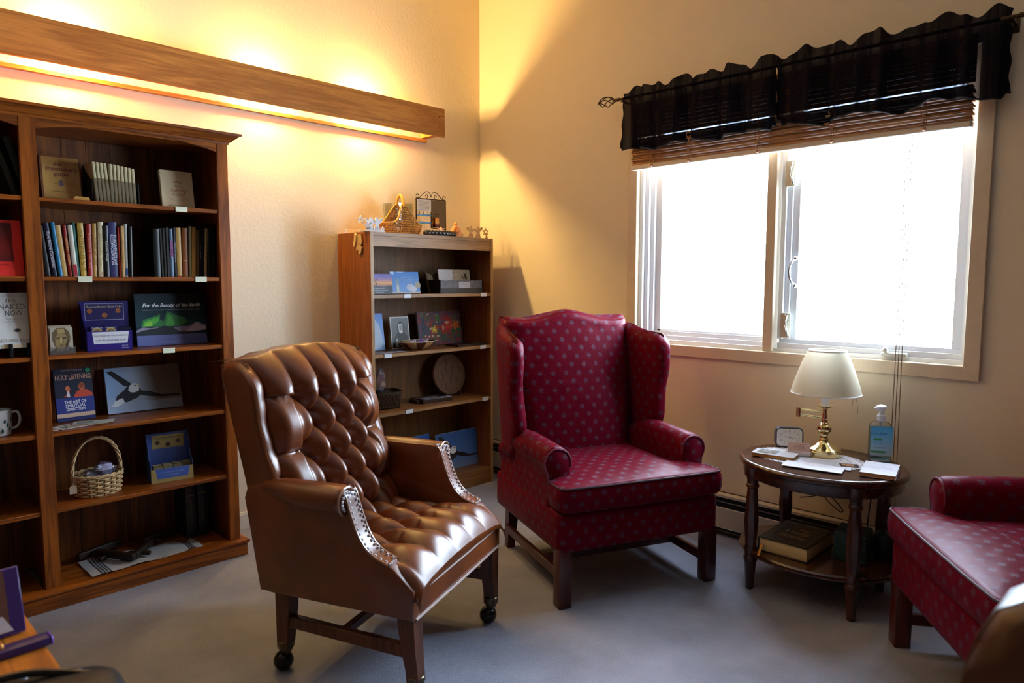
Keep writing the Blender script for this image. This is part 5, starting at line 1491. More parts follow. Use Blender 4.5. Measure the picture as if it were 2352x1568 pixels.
pr = Print(k, .25, .142, .010, 'card_print'); pr.rect(0, 0, .47, 1, 'e4e2e6').rect(.47, 0, 1, 1, 'd2c0a0').poly([(.70, .72), (.78, .56), (.83, .56), (.74, .74)], '7a6a58').poly([(.80, .80), (.88, .84), (.90, .56), (.84, .56)], '5a3a2a').done()
sp_ = MB()
for q_ in range(9): sp_.tube([(-.008+.0055*math.cos(a), -.011+.004*math.sin(a), .065+.0088*q_) for a in [j*2*pi/8 for j in range(8)]], .0011, 4, closed=True)
so_ = obj('spiral_binding', sp_, P('8a3040', .4), gc); so_['kind'] = 'stuff'
ec = thing('envelope_pack', 'brown paper envelopes at the left in the grey patterned box', 'envelope', (-.50, -.135, s1+.004), .25); lean(ec, .25)
obj('envelopes', MB().prism([(-.06, 0), (.05, 0), (.05, .128), (.0, .112), (-.03, .118), (-.07, .135)], -.012, 0, M=TR(0, 0, 0, pi/2)), P('6a5a44', .7), ec)
obj('front_envelope', MB().prism([(-.055, 0), (.05, 0), (.05, .10), (-.055, .12)], -.0005, 0.001, M=TR(0, -.001, 0, pi/2)), P('7a6a50', .7), ec)

# shelf 2
t, pr = canvas('close-up canvas of a white eagle head, cut by the bookcase side, middle shelf', -.985, -.125, s2, .185, .215, .016, -.05, .16, grad('pale_blue', [(0, '8ab0e0'), (1, '3f80d8')]))
pr.poly([(0, .04), (.0, .95), (.25, .97), (.52, .93), (.72, .83), (.86, .66), (.92, .42), (.93, .12), (.8, .05), (.4, .03)], 'b4c8e2').poly([(0, .1), (0, .80), (.3, .84), (.45, .55), (.4, .2)], 'a8bcd8').ell(.52, .60, .10, .075, '7f90a4').ell(.52, .60, .055, .05, '2a3442').poly([(.0, .30), (.30, .36), (.44, .42), (.40, .28), (.2, .20), (0, .18)], 'b8c0a0').poly([(.36, .42), (.50, .34), (.42, .26)], '7a9080').done()
npic = thing('portrait_photo', 'black and white portrait photo of a person in dark veil, middle shelf', 'photo', (-.772, -.135, s2), -.05); lean(npic, .14)
k = obj('photo', MB().box(-.066, .066, -.003, 0, 0, .192), P('cfcfce', .45), npic)
pr = Print(k, .132, .192, .003).rect(.05, .04, .95, .96, grad('portrait_back', [(0, '3a3a3a'), (1, '6a6a6a')])).poly([(.15, .04), (.92, .04), (.86, .40), (.70, .52), (.70, .74), (.60, .86), (.46, .84), (.36, .72), (.36, .52), (.22, .38)], '141414').poly([(.44, .54), (.64, .54), (.66, .72), (.58, .79), (.46, .78), (.42, .70)], 'cfcfcf').ell(.54, .66, .075, .095, '9a9a9a').rect(.49, .67, .52, .685, '3a3a3a').rect(.56, .67, .59, .685, '3a3a3a').rect(.51, .60, .57, .612, '5a5a5a').poly([(.42, .54), (.66, .54), (.60, .48), (.50, .48)], 'e0e0e0').poly([(.14, .04), (.44, .04), (.44, .30), (.36, .38), (.22, .38), (.14, .30)], '2a2a2a').ell(.29, .29, .05, .04, 'a0a0a0').poly([(.22, .06), (.36, .06), (.34, .25), (.24, .25)], 'a8a8a8').done()
t, pr = canvas('colourful painting of red and yellow flowers on dark green, middle shelf', -.425, -.085, s2, .36, .21, .014, .02, .16, blotch('flower_ground', ['2c5a40', '3c6a50', '8a2c34', '4c4068', '2e5a38', 'b03a28'], 16, 3, 1.5), name='painted_canvas')
fl = [(.62, .50, .16, .20, 'a82418'), (.72, .58, .12, .16, 'c83c1c'), (.68, .74, .10, .18, '9a1c18'), (.86, .56, .10, .16, 'c86a1c'), (.36, .46, .09, .13, 'c8a02c'), (.36, .46, .045, .065, 'e0d050'), (.42, .52, .05, .08, 'a8381c'), (.20, .20, .05, .08, '9a2030'), (.45, .30, .05, .12, '3c5a30'), (.55, .20, .06, .14, '2c5a44'), (.12, .60, .05, .30, '2a3a58'), (.45, .82, .07, .12, '3c6a34'), (.30, .65, .03, .15, '8a2c2c'), (.9, .12, .07, .07, 'a02a24'), (.78, .35, .05, .12, '345a2c')]
for a, b, ra, rb, col in fl: pr.poly([(a+ra*(1+.35*math.sin(5*q+a*20))*.8*math.cos(q), b+rb*(1+.35*math.sin(5*q+a*20))*.8*math.sin(q)) for q in [j*2*pi/20 for j in range(20)]], col)
for a, b, ra, rb in ((.66, .66, .055, .04), (.56, .50, .02, .09), (.27, .48, .03, .03), (.24, .92, .022, .025), (.43, .90, .014, .02), (.42, .68, .03, .02), (.14, .28, .016, .03), (.22, .26, .02, .03), (.30, .27, .02, .03), (.20, .14, .016, .02), (.42, .26, .03, .025), (.92, .66, .02, .03), (.22, .64, .015, .03)): pr.ell(a, b, ra, rb, 'd8b8a0', 7)
pr.done()
bw = thing('pottery_bowl', 'shallow brown and cream banded pottery bowl, middle shelf', 'bowl', (-.735, -.245, s2))
bwm = MB(); BWP = [(.030, 0), (.055, .002), (.095, .020), (.128, .044), (.132, .050), (.127, .051), (.09, .028), (.04, .010)]
bwm.lathe(BWP, 36, sy=.62)
bwm.m = [(1 if ((i % 36)//3) % 2 == 0 else 0) for i in range(len(bwm.m))]
obj('bowl', bwm, [P('a4845a', .35, var=.15), P('3c1c12', .35)], bw)
obj('rim', MB().tube([(.130*math.cos(a), .62*.130*math.sin(a), .0505) for a in [j*2*pi/40 for j in range(40)]], .003, 6, closed=True), P('b8a488', .4), bw)
for i, (dx, dy, c_, l) in enumerate(((-.05, -.01, 'b8b4c4', 'clear pebble pile at the left in the pottery bowl'), (.0, -.015, '7a58b0', 'purple glass stone heap in the middle of the pottery bowl'), (.055, -.005, 'a8a8b8', 'pale glass stone heap at the right in the pottery bowl'))):
    sb_ = thing('glass_stones', l, 'glass stone', (-.735+dx, -.245+dy, s2+.020), .4*i, 'glass stones in the pottery bowl')
    obj('stone', crumple(0, 0, .018, .034, .022, .020, 60+i, 9, 6), P(c_, .15, 0, .8), sb_, sharp=20)
    obj('chip', crumple(.012, -.008, .034, .012, .010, .011, 70+i, 7, 5), P(c_, .1, 0, .8), sb_, sharp=20)
fbk = thing('flat_book', 'thin dark book lying flat at the right of the middle shelf', 'book', (-.335, -.235, s2), .0)
obj('cover', MB().rbox(-.13, .125, -.06, .055, 0, .012, .001), P('2a1710', .4), fbk)
obj('pages', MB().box(-.128, .1245, -.0585, .0535, .0121, .0128), P('1f130d', .4), fbk)
lf_ = thing('leaflet', 'grey leaflet lying at the left front of the middle shelf', 'leaflet', (-.965, -.255, s2), .15)
obj('sheet', MB().box(-.10, .12, -.035, .03, .0003, .0012), P('8f8c90', .6), lf_)
obj('fold', MB().box(-.06, .10, -.032, -.005, .0013, .0022), P('a8a6aa', .6), lf_)

# shelf 3
DB = P('4a3020', .55, var=.2, vscale=40); DB2 = P('33200f', .55, var=.2)
wk = thing('woven_basket', 'dark brown plaited square basket on the lower shelf', 'basket', (-.925, -.165, s3), -.25)
bm_ = MB()
for q_ in range(2):
    for k in range(54):
        pts = []
        for j in range(9):
            u = j/8
            a = 2*pi*(k/54)+(.55 if q_ else -.55)*u
            ca, sa = math.cos(a), math.sin(a)
            sc = 1/max(abs(ca)**4+abs(sa)**4, 1e-6)**.25
            R_ = (.078+.010*u)+.002*math.cos(8*u*pi/2+k*pi+q_*pi)
            pts.append((R_*sc*ca*1.06, R_*sc*sa*.86, .006+.085*u))
        bm_.tube(pts, .0030, 4)
o_ = obj('plaited_wall', bm_, DB, wk)
def sq(a, R_, sx=1.06, sy=.86):
    ca, sa = math.cos(a), math.sin(a); sc = 1/(abs(ca)**4+abs(sa)**4)**.25; return (R_*sc*ca*sx, R_*sc*sa*sy)
obj('rim', MB().loft([[(*sq(2*pi*k/48, R_), z) for k in range(48)] for R_, z in ((.089, .082), (.094, .083), (.094, .100), (.088, .101), (.086, .084))], False, False), DB2, wk)
for k in range(4):
    a = pi/4+k*pi/2; x, y = sq(a, .086)
    obj('corner_strip', MB().cyl((x*.93, y*.93, 0), (x, y, .085), .005, 6), DB2, wk)
obj('base', MB().poly([(*sq(2*pi*k/32, .078), .004) for k in range(32)]).poly([(*sq(2*pi*k/32, .078), .001) for k in range(32)][::-1]), DB2, wk)
cl = thing('cellophane_bag', 'twisted silvery cellophane bag sticking out of the dark basket', 'bag', (-.945, -.165, s3+.008), .2)
CEL2 = clear('silver_cellophane', refl=.35, rough=.12, opac=.18, ocol='a8a4b8')
obj('cellophane', crumple(0, 0, .15, .030, .022, .075, 91, 12, 10), CEL2, cl, sharp=15)
obj('contents', crumple(0, 0, .05, .045, .04, .048, 92, 9, 6), P('2c2622', .6), cl, sharp=180)
rp_ = thing('round_plaque', 'round carved wooden plate on a small display stand, lower shelf', 'plaque', (-.385, -.125, s3+.006), -.02); lean(rp_, .16)
PLQ = blotch('carved_wood', ['4c3220', '6a4a30', '5a3c26', '76563a'], 22, 4, 1.5)
obj('plate', MB().lathe([(.10, -.006), (.128, -.004), (.133, .004), (.128, .010), (.118, .009), (.02, .010)], 40, M=TR(0, -.012, .134, pi/2)), PLQ, rp_)
rl_ = MB()
for q_ in range(9):
    a = q_*2.4; r_ = .022+.0085*q_
    cx_, cz_ = r_*math.cos(a), r_*math.sin(a)
    rl_.tube(smooth_path([(cx_-.006, cz_-.022, 0), (cx_+.005, cz_-.006, 0), (cx_-.003, cz_+.010, 0), (cx_+.006, cz_+.022, 0)], 3), .0045, 5, M=TR(0, -.0225, .134, pi/2))
obj('relief', rl_, PLQ, rp_)
ps = thing('plate_stand', 'small wire easel holding the round carved plate', 'stand', (-.385, -.125, s3))
for sx in (-.055, .055):
    obj('prong', MB().tube(smooth_path([(sx, .05, .002), (sx, -.02, .002), (sx, -.038, .008), (sx, -.043, .045)], 4), .0022, 6), P('b8b0a4', .3, .8), ps)
obj('back_rest', MB().tube([(-.055, .05, .002), (0, .06, .12), (.055, .05, .002)], .0022, 6), P('b8b0a4', .3, .8), ps)
fb_ = thing('flat_box', 'shallow dark wooden box with loose cards on the lower shelf', 'box', (-.575, -.185, s3), -.10)
obj('tray', MB().box(-.115, .095, -.07, .07, 0, .003).box(-.115, .095, -.07, -.065, 0, .022).box(-.115, .095, .065, .07, 0, .022).box(-.115, -.110, -.07, .07, 0, .022).box(.09, .095, -.07, .07, 0, .022), wood('box_wood', '3d2010', '28140a', 'x', .4), fb_)
obj('lid', MB().rbox(-.14, -.118, -.04, .05, 0, .020, .001), wood('box_wood_b', '3d2010', '28140a', 'x', .4), fb_)
for i, (dx, dy, a, c_, l) in enumerate(((-.02, -.01, .1, '8a8a98', 'grey card on top in the shallow wooden box'), (.055, -.045, -.05, 'a8a8b8', 'white card at the front right of the shallow wooden box'))):
    kk = thing('note_card', l, 'card', (-.575+dx, -.185+dy, s3+(.0035 if i == 0 else .0225)), a-.10)
    obj('card', MB().box(-.06 if i == 0 else -.035, .06 if i == 0 else .04, -.04 if i == 0 else -.02, .04 if i == 0 else .018, 0, .016 if i == 0 else .003), P(c_, .6), kk)
    obj('print', MB().box(-.02, .02, -.012, .012, .0161 if i == 0 else .0031, .0164 if i == 0 else .0034), P('5a5a68', .6), kk)

# bottom
t, pr = canvas('blue sky canvas with an eagle, at the right of the bottom shelf', -.365, -.185, s4, .355, .235, .016, -.02, .10, grad('eagle_sky2', [(0, '6f86a8'), (.3, '4a6ea8'), (1, '2f5c9c')]))
eagle(pr).done()
t, pr = canvas('small blue canvas partly hidden behind the leather chair arm, bottom shelf', -.66, -.12, s4, .23, .235, .016, .05, .10, grad('eagle_sky3', [(0, '3c6aa8'), (1, '2c62b0')]))
eagle(pr).done()

# ================================================================== ON THE OVAL TABLE
zt = TZ+.0005
DOI = P('d9d9e2', .85, var=.05, vscale=80)
dl = thing('lace_doily', 'white lace doily with scalloped edge on the oval table', 'doily', (-.322, -.0-2.372, zt), .12)
def dedge(a, k=1.0, sc=True):
    r = 1+(.035*abs(math.sin(20*a)) if sc else 0)
    return (.150*k*r*math.cos(a), .222*k*r*math.sin(a))
nd = 160
rings = []
for k, z in ((1.0, 0), (1.0, .0012), (.93, .0013), (.60, .0014), (.02, .0014)):
    rings.append([(*dedge(2*pi*j/nd, k, k > .95), z) for j in range(nd)])
obj('cloth', MB().loft(rings, True, True), DOI, dl, sharp=60)
lc_ = MB()
for j in range(40):
    a = 2*pi*(j+.5)/40; x, y = dedge(a, .95, False)
    lc_.tube([(x+.010*math.cos(q), y+.010*math.sin(q), .0022) for q in [i*2*pi/8 for i in range(8)]], .0011, 4, closed=True)
for k in (.60, .75): lc_.tube([(*dedge(2*pi*j/60, k, False), .0022) for j in range(60)], .0012, 4, closed=True)
lo = obj('lace_loops', lc_, DOI, dl); lo['kind'] = 'stuff'
zt2 = zt+.0024
# lamp
lm = thing('swing_arm_lamp', 'polished brass swing-arm lamp with pleated white shade on the oval table', 'lamp', (-.228, -2.398, zt2), 0)
BR = P('ddcb98', .12, 1.0)
obj('base', MB().lathe([(.073, 0), (.075, .004), (.074, .020), (.070, .024), (.070, .028), (.062, .034), (.040, .046), (.028, .054), (.022, .060), (.020, .068)], 36), BR, lm)
obj('switch_knob', MB().cyl((-.055, -.022, .040), (-.066, -.027, .043), .009, 10), BR, lm)
obj('stem', MB().lathe([(.016, .066), (.018, .072), (.014, .080), (.016, .092), (.024, .100), (.030, .108), (.031, .116), (.027, .126), (.018, .130), (.015, .133), (.017, .138), (.013, .142), (.013, .156), (.011, .158), (.011, .178), (.009, .180), (.009, .208)], 24), BR, lm)
av = Vector((-.42, .91, 0)).normalized()     # arm folded out to the left of the stem
e1 = av*.105
am_ = MB()
am_.tube(smooth_path([(0, 0, .188), tuple(e1*.35+Vector((0, 0, .186))), tuple(e1*.6+Vector((0, 0, .190))), tuple(e1+Vector((0, 0, .190)))], 5), .005, 8)
am_.tube([(0, 0, .158), tuple(e1+Vector((0, 0, .170)))], .005, 8)
obj('swing_arm', am_, BR, lm)
obj('pivot', MB().cyl(tuple(e1+Vector((0, 0, .160))), tuple(e1+Vector((0, 0, .200))), .0095, 12), BR, lm)
obj('drip_dish', MB().lathe([(.010, .200), (.020, .206), (.032, .212), (.034, .215), (.030, .215), (.010, .210)], 28), BR, lm)
obj('candle_sleeve', MB().lathe([(.0165, .212), (.0165, .268), (.012, .270)], 18), P('dfe3ea', .5), lm)
sh = MB(); npl = 100; rings = []
def shade_mat():
    m = bpy.data.materials.new('pleated_shade'); m.use_nodes = True; nt = m.node_tree; L = nt.links.new
    for n in list(nt.nodes): nt.nodes.remove(n)
    d = N(nt, 'ShaderNodeBsdfDiffuse'); d.inputs[0].default_value = lin('dfd3bd')
    t = N(nt, 'ShaderNodeBsdfTranslucent'); t.inputs[0].default_value = lin('e6d8bc')
    mx = N(nt, 'ShaderNodeMixShader'); mx.inputs[0].default_value = .25
    L(d.outputs[0], mx.inputs[1]); L(t.outputs[0], mx.inputs[2])
    o = N(nt, 'ShaderNodeOutputMaterial'); L(mx.outputs[0], o.inputs[0]); return m
for z, r in ((.268, .138), (.30, .130), (.35, .1135), (.40, .096), (.450, .0735)):
    rings.append([((r+.0024*math.cos(k*pi))*math.cos(2*pi*k/npl), (r+.0024*math.cos(k*pi))*math.sin(2*pi*k/npl), z) for k in range(npl)])
SHD = shade_mat()
so2 = obj('shade', sh.loft(rings, False, False), SHD, lm, sharp=180)
TRM = P('e9e6e2', .7)
obj('shade_trim', MB().tube([(.138*math.cos(a), .138*math.sin(a), .268) for a in [k*2*pi/60 for k in range(60)]], .0035, 6, closed=True), TRM, so2)
obj('shade_trim', MB().tube([(.0735*math.cos(a), .0735*math.sin(a), .450) for a in [k*2*pi/48 for k in range(48)]], .0032, 6, closed=True), TRM, so2)
hp_ = MB().tube([(.05*math.cos(a), .05*math.sin(a), .44) for a in [k*2*pi/24 for k in range(24)]], .0015, 5, closed=True)
for k in range(3): hp_.tube([(.05*math.cos(k*2.1), .05*math.sin(k*2.1), .44), (.072*math.cos(k*2.1), .072*math.sin(k*2.1), .449)], .0015, 5)
hp_.tube([(-.05, 0, .44), (-.03, 0, .34), (0, 0, .27)], .0015, 5).tube([(.05, 0, .44), (.03, 0, .34), (0, 0, .27)], .0015, 5)
obj('harp', hp_, BR, lm)
obj('light_bulb', MB().lathe([(.010, .268), (.013, .28), (.026, .31), (.030, .335), (.022, .36), (.004, .368)], 16), P('f2f0ea', .3), lm)
# alarm clock
ck = thing('alarm_clock', 'small grey alarm clock with white dial behind the tan booklet', 'clock', (-.192, -2.232, zt), math.radians(-58)); lean(ck, .08)
obj('case', MB().prism([(x, z) for x, z in rrect(.118, .088, .020, 5, 0, .048)], -.022, .022, M=TR(0, 0, 0, pi/2), bev=.005, seg=2), P('4a4c56', .35), ck)
dlm = MB().prism([(x, z) for x, z in rrect(.106, .076, .015, 5, 0, .048)], .0222, .0228, M=TR(0, 0, 0, pi/2))
di = obj('dial', dlm, P('d5d3d2', .4), ck)
nm = MB()
for n_ in range(1, 13):
    a = pi/2-n_*pi/6
    text_mb(str(n_), .0105, Matrix.Translation((.040*math.cos(a), -.0232, .048+.028*math.sin(a))) @ FACE, mb=nm)
obj('numerals', nm, P('4a4a52', .5), di)
for nm_, ang, L_, wd_, c_ in (('hour_hand', pi/2-(3+15/60)*pi/6+pi, .022, .0022, '22222a'), ('minute_hand', pi/2-17*pi/30, .030, .0017, '22222a'), ('alarm_hand', pi/2-1.5*pi/30, .024, .0009, 'b05050')):
    d_ = Vector((math.cos(ang), 0, math.sin(ang))); p_ = Vector((-d_.z, 0, d_.x))*wd_/2
    c0 = Vector((0, -.0234-.0003*L_*30, .048))
    obj(nm_, MB().add([c0-p_-d_*.006, c0+p_-d_*.006, c0+p_*.5+d_*L_, c0-p_*.5+d_*L_], [(0, 1, 2, 3)]), P(c_, .5), di)
obj('foot', MB().rbox(-.05, .05, -.018, .02, 0, .006, .002), P('2c2d34', .5), ck)
# folded booklet, left
bl_ = thing('booklet', 'tan-edged booklet with a landscape photo cover at the left of the table', 'booklet', (-.400, -2.262, zt2+.001), math.radians(-82))
obj('pages', MB().box(-.085, .085, -.046, .046, 0, .013), P('a9783f', .7, var=.1, vscale=90), bl_)
cvb = obj('cover', MB().rbox(-.0865, .0865, -.0475, .0475, .0132, .0145, .0004), P('b9b9be', .4), bl_)
obj('cover_photo', MB().box(-.07, .01, -.035, .04, .0146, .0149), blotch('landscape_photo', ['4a4438', '6a5c44', '9aa0a8', '3a3a34'], 25, 3), cvb)
# business cards in a holder
bh = thing('business_card_holder', 'clear holder with pink cards standing before the lamp base', 'card holder', (-.315, -2.328, zt2), math.radians(-64))
obj('holder', MB().box(-.052, .052, -.020, -.018, 0, .024).box(-.052, .052, -.020, .022, 0, .002).box(-.052, .052, .006, .008, 0, .032, M=TR(0, 0, 0, -.15)), ACR, bh)
k = obj('card_stack', MB().box(-.045, .045, -.010, 0, .003, .054, M=TR(0, 0, 0, -.35)), P('d9bcb4', .6), bh)
pm = MB()
for i, (z, w_) in enumerate(((.046, .052), (.036, .044), (.030, .05), (.022, .03))): pm.box(-w_/2, w_/2, -.0104, -.0101, z-.0008, z+.0008, M=TR(0, 0, 0, -.35))
obj('card_print', pm, P('8a5a6a', .6), bh)
# leaflet, envelope, photo, paperback
lf2 = thing('printed_leaflet', 'printed white leaflet lying in the middle of the doily', 'leaflet', (-.375, -2.455, zt2), math.radians(-72))
k = obj('sheet', MB().box(-.10, .10, -.07, .07, .0002, .0010), P('d0d0dc', .7), lf2)
pm = MB()
for i in range(9): pm.box(-.085, .06+.02*((i*3) % 3)/3, .05-.013*i, .053-.013*i, .0010, .0012)
obj('print', pm, P('7a7a90', .6), k)
ev = thing('white_envelope', 'long white envelope hanging over the front edge of the doily', 'envelope', (-.464, -2.446, zt2+.0014), math.radians(-80))
obj('paper', MB().rbox(-.112, .112, -.050, .050, 0, .003, .0008), P('e2e2ea', .6), ev)
obj('flap', MB().poly([(-.112, .049, .0031), (.112, .049, .0031), (.02, .0, .0034), (-.02, .0, .0034)][::-1]), P('d6d6e0', .6), ev)
ph_ = thing('small_photo', 'small dark photo card beside the white paperback on the doily', 'photo', (-.338, -2.541, zt2+.0012), math.radians(-62))
obj('card', MB().box(-.035, .035, -.024, .024, 0, .001), P('3a2420', .4), ph_)
obj('picture', MB().box(-.026, .018, -.016, .016, .001, .0013), blotch('portrait_blob', ['3a2018', '8a5a40', 'c89a70', '4a2a20'], 60, 2), ph_)
pb = thing('paperback', 'white paperback with tan page edges at the right of the table', 'book', (-.352, -2.660, zt2), math.radians(-79))
obj('pages', MB().box(-.060, .060, -.098, .098, .001, .014), P('b98a5c', .75, var=.08, vscale=100), pb)
cv = MB().rbox(-.0615, .0615, -.0995, .0995, .0142, .0158, .0004).box(-.0615, .0615, -.0995, .0995, 0, .0010)
k = obj('cover', cv, P('d8d8e4', .5), pb)
tm = MB(); Mt = lambda y: Matrix.Translation((0, y, .0162))
for y, tx_, sz in ((.045, 'Rome', .013), (.018, 'An Invitation', .017), (-.006, 'To Remembrance', .017), (-.045, 'a journal', .010)): text_mb(tx_, sz, Mt(y), mb=tm)
obj('cover_lettering', tm, P('b4a0b0', .6), k)
# sanitizer bottle
sn = thing('pump_bottle', 'clear pump bottle of blue hand sanitizer at the right rear of the table', 'bottle', (-.146, -2.596, zt), math.radians(-62))
GEL = clear('bottle_plastic', tint=(.90, .95, .98), refl=.08)
bm2 = MB()
def rr_(w_, d_, z): return [(x, y, z) for x, y in rrect(w_, d_, min(w_, d_)*.32, 5)]
bm2.loft([rr_(.074, .040, 0), rr_(.084, .046, .005), rr_(.086, .047, .03), rr_(.088, .048, .12), rr_(.086, .047, .148), rr_(.066, .040, .160), rr_(.034, .028, .166), rr_(.028, .026, .172)], True, True)
obj('bottle', bm2, GEL, sn, sharp=60)
gl = MB().loft([rr_(.070, .038, .004), rr_(.080, .042, .02), rr_(.084, .044, .12), rr_(.082, .043, .140)], True, True)
obj('gel', gl, clear('blue_gel', tint=(.62, .84, .97), refl=.02), sn, sharp=60)
lbm = grad('bottle_label', [(0, 'c4e2f6'), (.5, '8accf4'), (1, '48b8f2')])  # blues lightened, painting in daylight shining through from behind
lab = obj('label', MB().box(-.040, .043, -.0247, -.0243, .024, .146), lbm, sn)
pr = Print(lab, .083, .122, .0247, 'label_print', x0=-.040, z0=.024)
pr.text('live clean', .36, .77, .0165, '1c50b8', width=.058).lines(.10, .60, .68, 1, .05, '6ab0e0', .010).rect(.12, .54, .50, .60, '3f9a62').lines(.12, .60, .48, 2, .045, '5a90c8', .008).text('ALOE VERA', .42, .28, .007, '3a6aa0', width=.04).rect(.02, .10, .68, .17, '4fa878').lines(.05, .60, .05, 1, .03, '88b8d8', .01).done()
obj('dip_tube', MB().tube([(0, 0, .17), (-.006, 0, .10), (-.018, 0, .02)], .003, 6), P('cfe0ee', .4), sn)
obj('collar', MB().lathe([(.014, .166), (.0165, .168), (.0165, .190), (.010, .195), (.008, .206)], 18), P('e8e8ec', .35), sn)
obj('pump_head', MB().lathe([(.007, .200), (.010, .206), (.012, .214), (.020, .222), (.019, .228), (.010, .234), (.002, .236)], 18, sx=1.05).rbox(-.028, 0, -.007, .007, .214, .224, .004, 2), P('eceef2', .35), sn)

# lower shelf
zs = .1755
bi = thing('holy_book', 'thick black bible with gilt lettering on the table lower shelf', 'book', (-.385, -2.360, zs), math.radians(-90))
# local x runs toward -y (reading direction), local y toward +x
obj('pages', MB().rbox(-.100, .098, -.140, .138, .003, .056, .004, 2), P('cdb07a', .7, var=.06, vscale=150), bi)
k = obj('cover', MB().rbox(-.104, .102, -.144, .142, .056, .0595, .0015).rbox(-.104, .102, -.144, .142, 0, .0035, .0015).rbox(-.106, -.100, -.144, .142, 0, .0595, .0015), P('1a1817', .5, bump=.2, bscale=250), bi)
tm = MB()
text_mb('The', .026, Matrix.Translation((.012, .050, .0600)), mb=tm, bold=.0008); text_mb('Holy', .052, Matrix.Translation((0, .008, .0600)), mb=tm, bold=.0012); text_mb('Bible', .052, Matrix.Translation((0, -.048, .0600)), mb=tm, bold=.0012)
obj('gilt_lettering', tm, P('8a7350', .4, .5), k)
fr2 = MB()
for a, b, c_, d_ in ((-.088, .086, -.126, -.120), (-.088, .086, .118, .124), (-.088, -.084, -.126, .124), (.082, .086, -.126, .124)): fr2.box(a, b, c_, d_, .0596, .0600)
obj('gilt_border', fr2, P('5a4c3a', .5, .3), k)
obj('ribbon', MB().grid(2, 8, lambda u, v: (-.088+.010*u, -.138-.045*v, .030-.030*v**1.5+.006*math.sin(v*5))), P('d8851c', .5), bi)
tx2 = thing('tissue_box', 'dark green marbled tissue box with a white tissue on the lower shelf', 'tissue box', (-.335, -2.568, zs), .1)
obj('box', MB().rbox(-.060, .060, -.060, .060, 0, .120, .002), blotch('green_marble', ['10201c', '1c3830', '142822', '24453a'], 18, 4, 2), tx2)
gl_ = MB()
for a, b in (((-.0605, -.0605), (-.0605, .0)), ((.0, -.0605), (.0605, -.0605))):
    for z in (.012, .065, .112): gl_.tube([(a[0], a[1], z), (b[0], b[1], z)], .0010, 4)
obj('gilt_lines', gl_, P('6f8a70', .4, .4), tx2)
ts = crumple(0, 0, .135, .030, .018, .030, 31, 10, 7)
obj('tissue', ts, P('d8d0cc', .8), tx2, sharp=180)
rb = thing('dark_pot', 'small dark round pot beside the tissue box on the lower shelf', 'pot', (-.235, -2.655, zs))
obj('pot', MB().lathe([(.030, 0), (.040, .004), (.050, .04), (.048, .075), (.040, .09), (.036, .088), (.044, .06), (.030, .02)], 20), P('16211d', .4), rb)
obj('lid', MB().lathe([(.040, .090), (.036, .098), (.012, .106), (.006, .114)], 18), P('1b2723', .4), rb)
cd_ = thing('power_cord', 'black electric cords hanging from the table to the heater', 'cord', (-.10, -2.35, .3))
CORD = P('0c0b0b', .5)
obj('lamp_cord', MB().tube(smooth_path([(-.12, -2.235, .53), (-.10, -2.23, .42), (-.095, -2.215, .31), (-.10, -2.205, .24), (-.13, -2.20, .18)], 6), .0028, 6), CORD, cd_, world=True)
obj('looped_cord', MB().tube(smooth_path([(-.13, -2.25, .53), (-.09, -2.30, .40), (-.075, -2.37, .31), (-.075, -2.43, .27), (-.075, -2.43, .29), (-.075, -2.37, .335), (-.08, -2.29, .31), (-.085, -2.25, .30)], 7), .0025, 6), CORD, cd_, world=True)
obj('straight_cord', MB().tube(smooth_path([(-.16, -2.53, .52), (-.075, -2.55, .40), (-.072, -2.545, .30), (-.075, -2.54, .222)], 6), .003, 6), CORD, cd_, world=True)

# ================================================================== NEAR FOREGROUND, BOTTOM LEFT
dk = thing('small_desk', 'orange-brown wooden table corner at the bottom left edge', 'table', (-3.35, -2.2, 0))
DESK = wood('orange_desk', 'b86a1c', '8a4a12', 'y', .4, .9)
obj('table_top', MB().rbox(-3.72, -2.985, -2.75, -1.72, .595, .620, .004, 2), DESK, dk, world=True)
obj('apron', MB().box(-3.68, -3.03, -2.70, -2.685, .52, .595).box(-3.68, -3.03, -1.785, -1.77, .52, .595).box(-3.045, -3.03, -2.70, -1.77, .52, .595).box(-3.68, -3.665, -2.70, -1.77, .52, .595), DESK, dk, world=True)
for x in (-3.68, -3.055):
    for y in (-2.705, -1.80): obj('leg', MB().rbox(x, x+.035, y, y+.035, 0, .595, .004), DESK, dk, world=True)
zd = .6205
pbk = thing('display_book', 'purple picture book propped open on the bottom left table', 'book', (-3.035, -1.905, zd), math.radians(3)); lean(pbk, .30)
VIO = P('3a1f5c', .45)
obj('cover', MB().rbox(-.21, .035, -.012, 0, 0, .125, .002), VIO, pbk)
pr = Print(pbk, .245, .125, .012, x0=-.21)
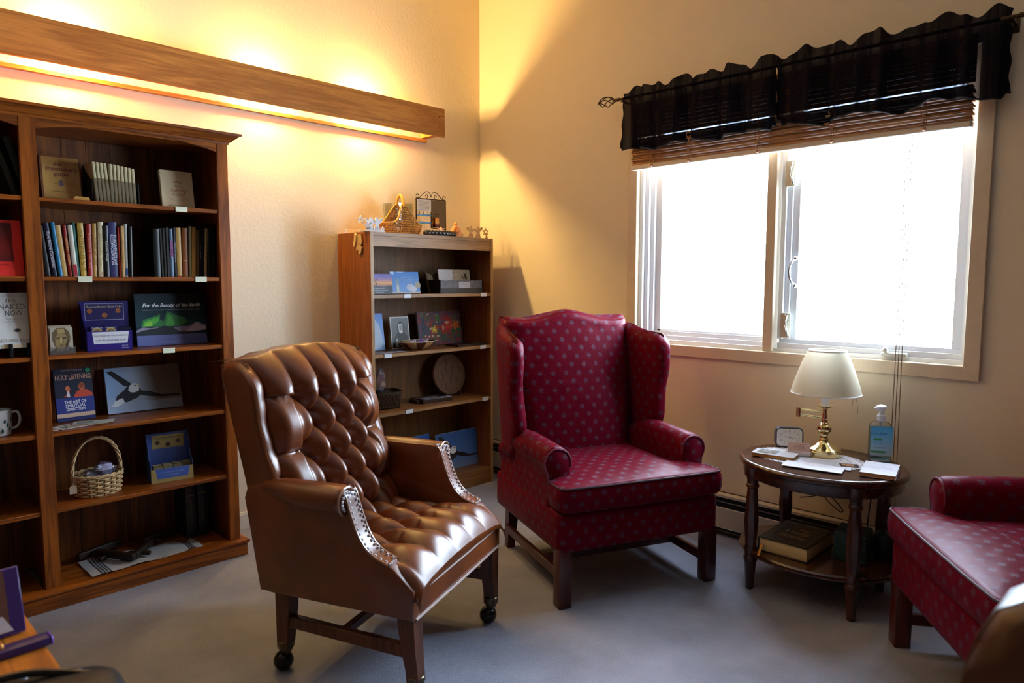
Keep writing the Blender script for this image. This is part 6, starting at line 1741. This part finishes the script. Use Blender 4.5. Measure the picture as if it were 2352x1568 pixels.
pr.rect(.04, .05, .90, .97, P('6a4030', .5)).poly([(.30, .62), (.40, .90), (.80, .92), (.86, .70), (.70, .62), (.5, .66)], 'a868b0').ell(.66, .50, .16, .24, 'c08a70').ell(.50, .45, .10, .24, 'a87458').poly([(.2, .06), (.92, .06), (.86, .30), (.66, .34), (.4, .26), (.2, .24)], 'd0c4c8').done()
tray_ = thing('purple_tray', 'long purple lipped box lying before the propped picture book', 'box', (-3.03, -1.985, zd), math.radians(2))
obj('box', MB().rbox(-.25, .050, -.022, .010, 0, .016, .003, 2), P('2e1848', .4), tray_)
obj('edge_trim', MB().rbox(.050, .055, -.022, .010, 0, .016, .002), P('5a35a8', .35), tray_)
obj('gold_clasp', MB().sphere((-.025, -.004, .019), .008, 10, 6), P('b07028', .4, .4), tray_)
pk = thing('pink_gem', 'small pink oval trinket at the left edge of the orange table', 'trinket', (-3.115, -2.085, zd), .9)
obj('gem', MB().sphere((0, 0, .010), .016, 12, 8, sz=.6), P('c868a8', .3), pk); obj('setting', MB().lathe([(.014, 0), (.017, .003), (.012, .005)], 12), P('a89a88', .3, .8), pk)
bgx = thing('beaded_bag', 'black quilted bag with pale beads at the bottom left corner', 'bag', (-3.09, -2.30, zd), .1)
rings = []
for i in range(11):
    th = pi*i/10; rr2 = []
    for k_ in range(28):
        a = 2*pi*k_/28; w1 = 1+.03*math.sin(5*a+i)
        rr2.append((.155*w1*math.sin(th)**.7*math.cos(a), .115*w1*math.sin(th)**.7*math.sin(a), .034-.034*math.cos(th)))
    rings.append(rr2)
obj('body', MB().loft(rings), P('0d0e12', .45, bump=.4, bscale=40), bgx, sharp=180)
for i, (x, y, z) in enumerate(((.035, .070, .060), (.10, .035, .055), (.13, .0, .045), (.02, -.03, .069), (-.05, .03, .069), (.085, -.05, .058))):
    obj('bead', MB().sphere((x, y, z), .0085, 10, 7), P(('8f8f98', '39435a', '4a5878', '8a7a78', '30384a', '424c66')[i], .25), bgx)
obj('strap', MB().tube(smooth_path([(-.12, .02, .05), (-.05, .06, .075), (.03, .055, .078), (.11, .02, .055)], 6), .006, 6), P('14151a', .4), bgx)
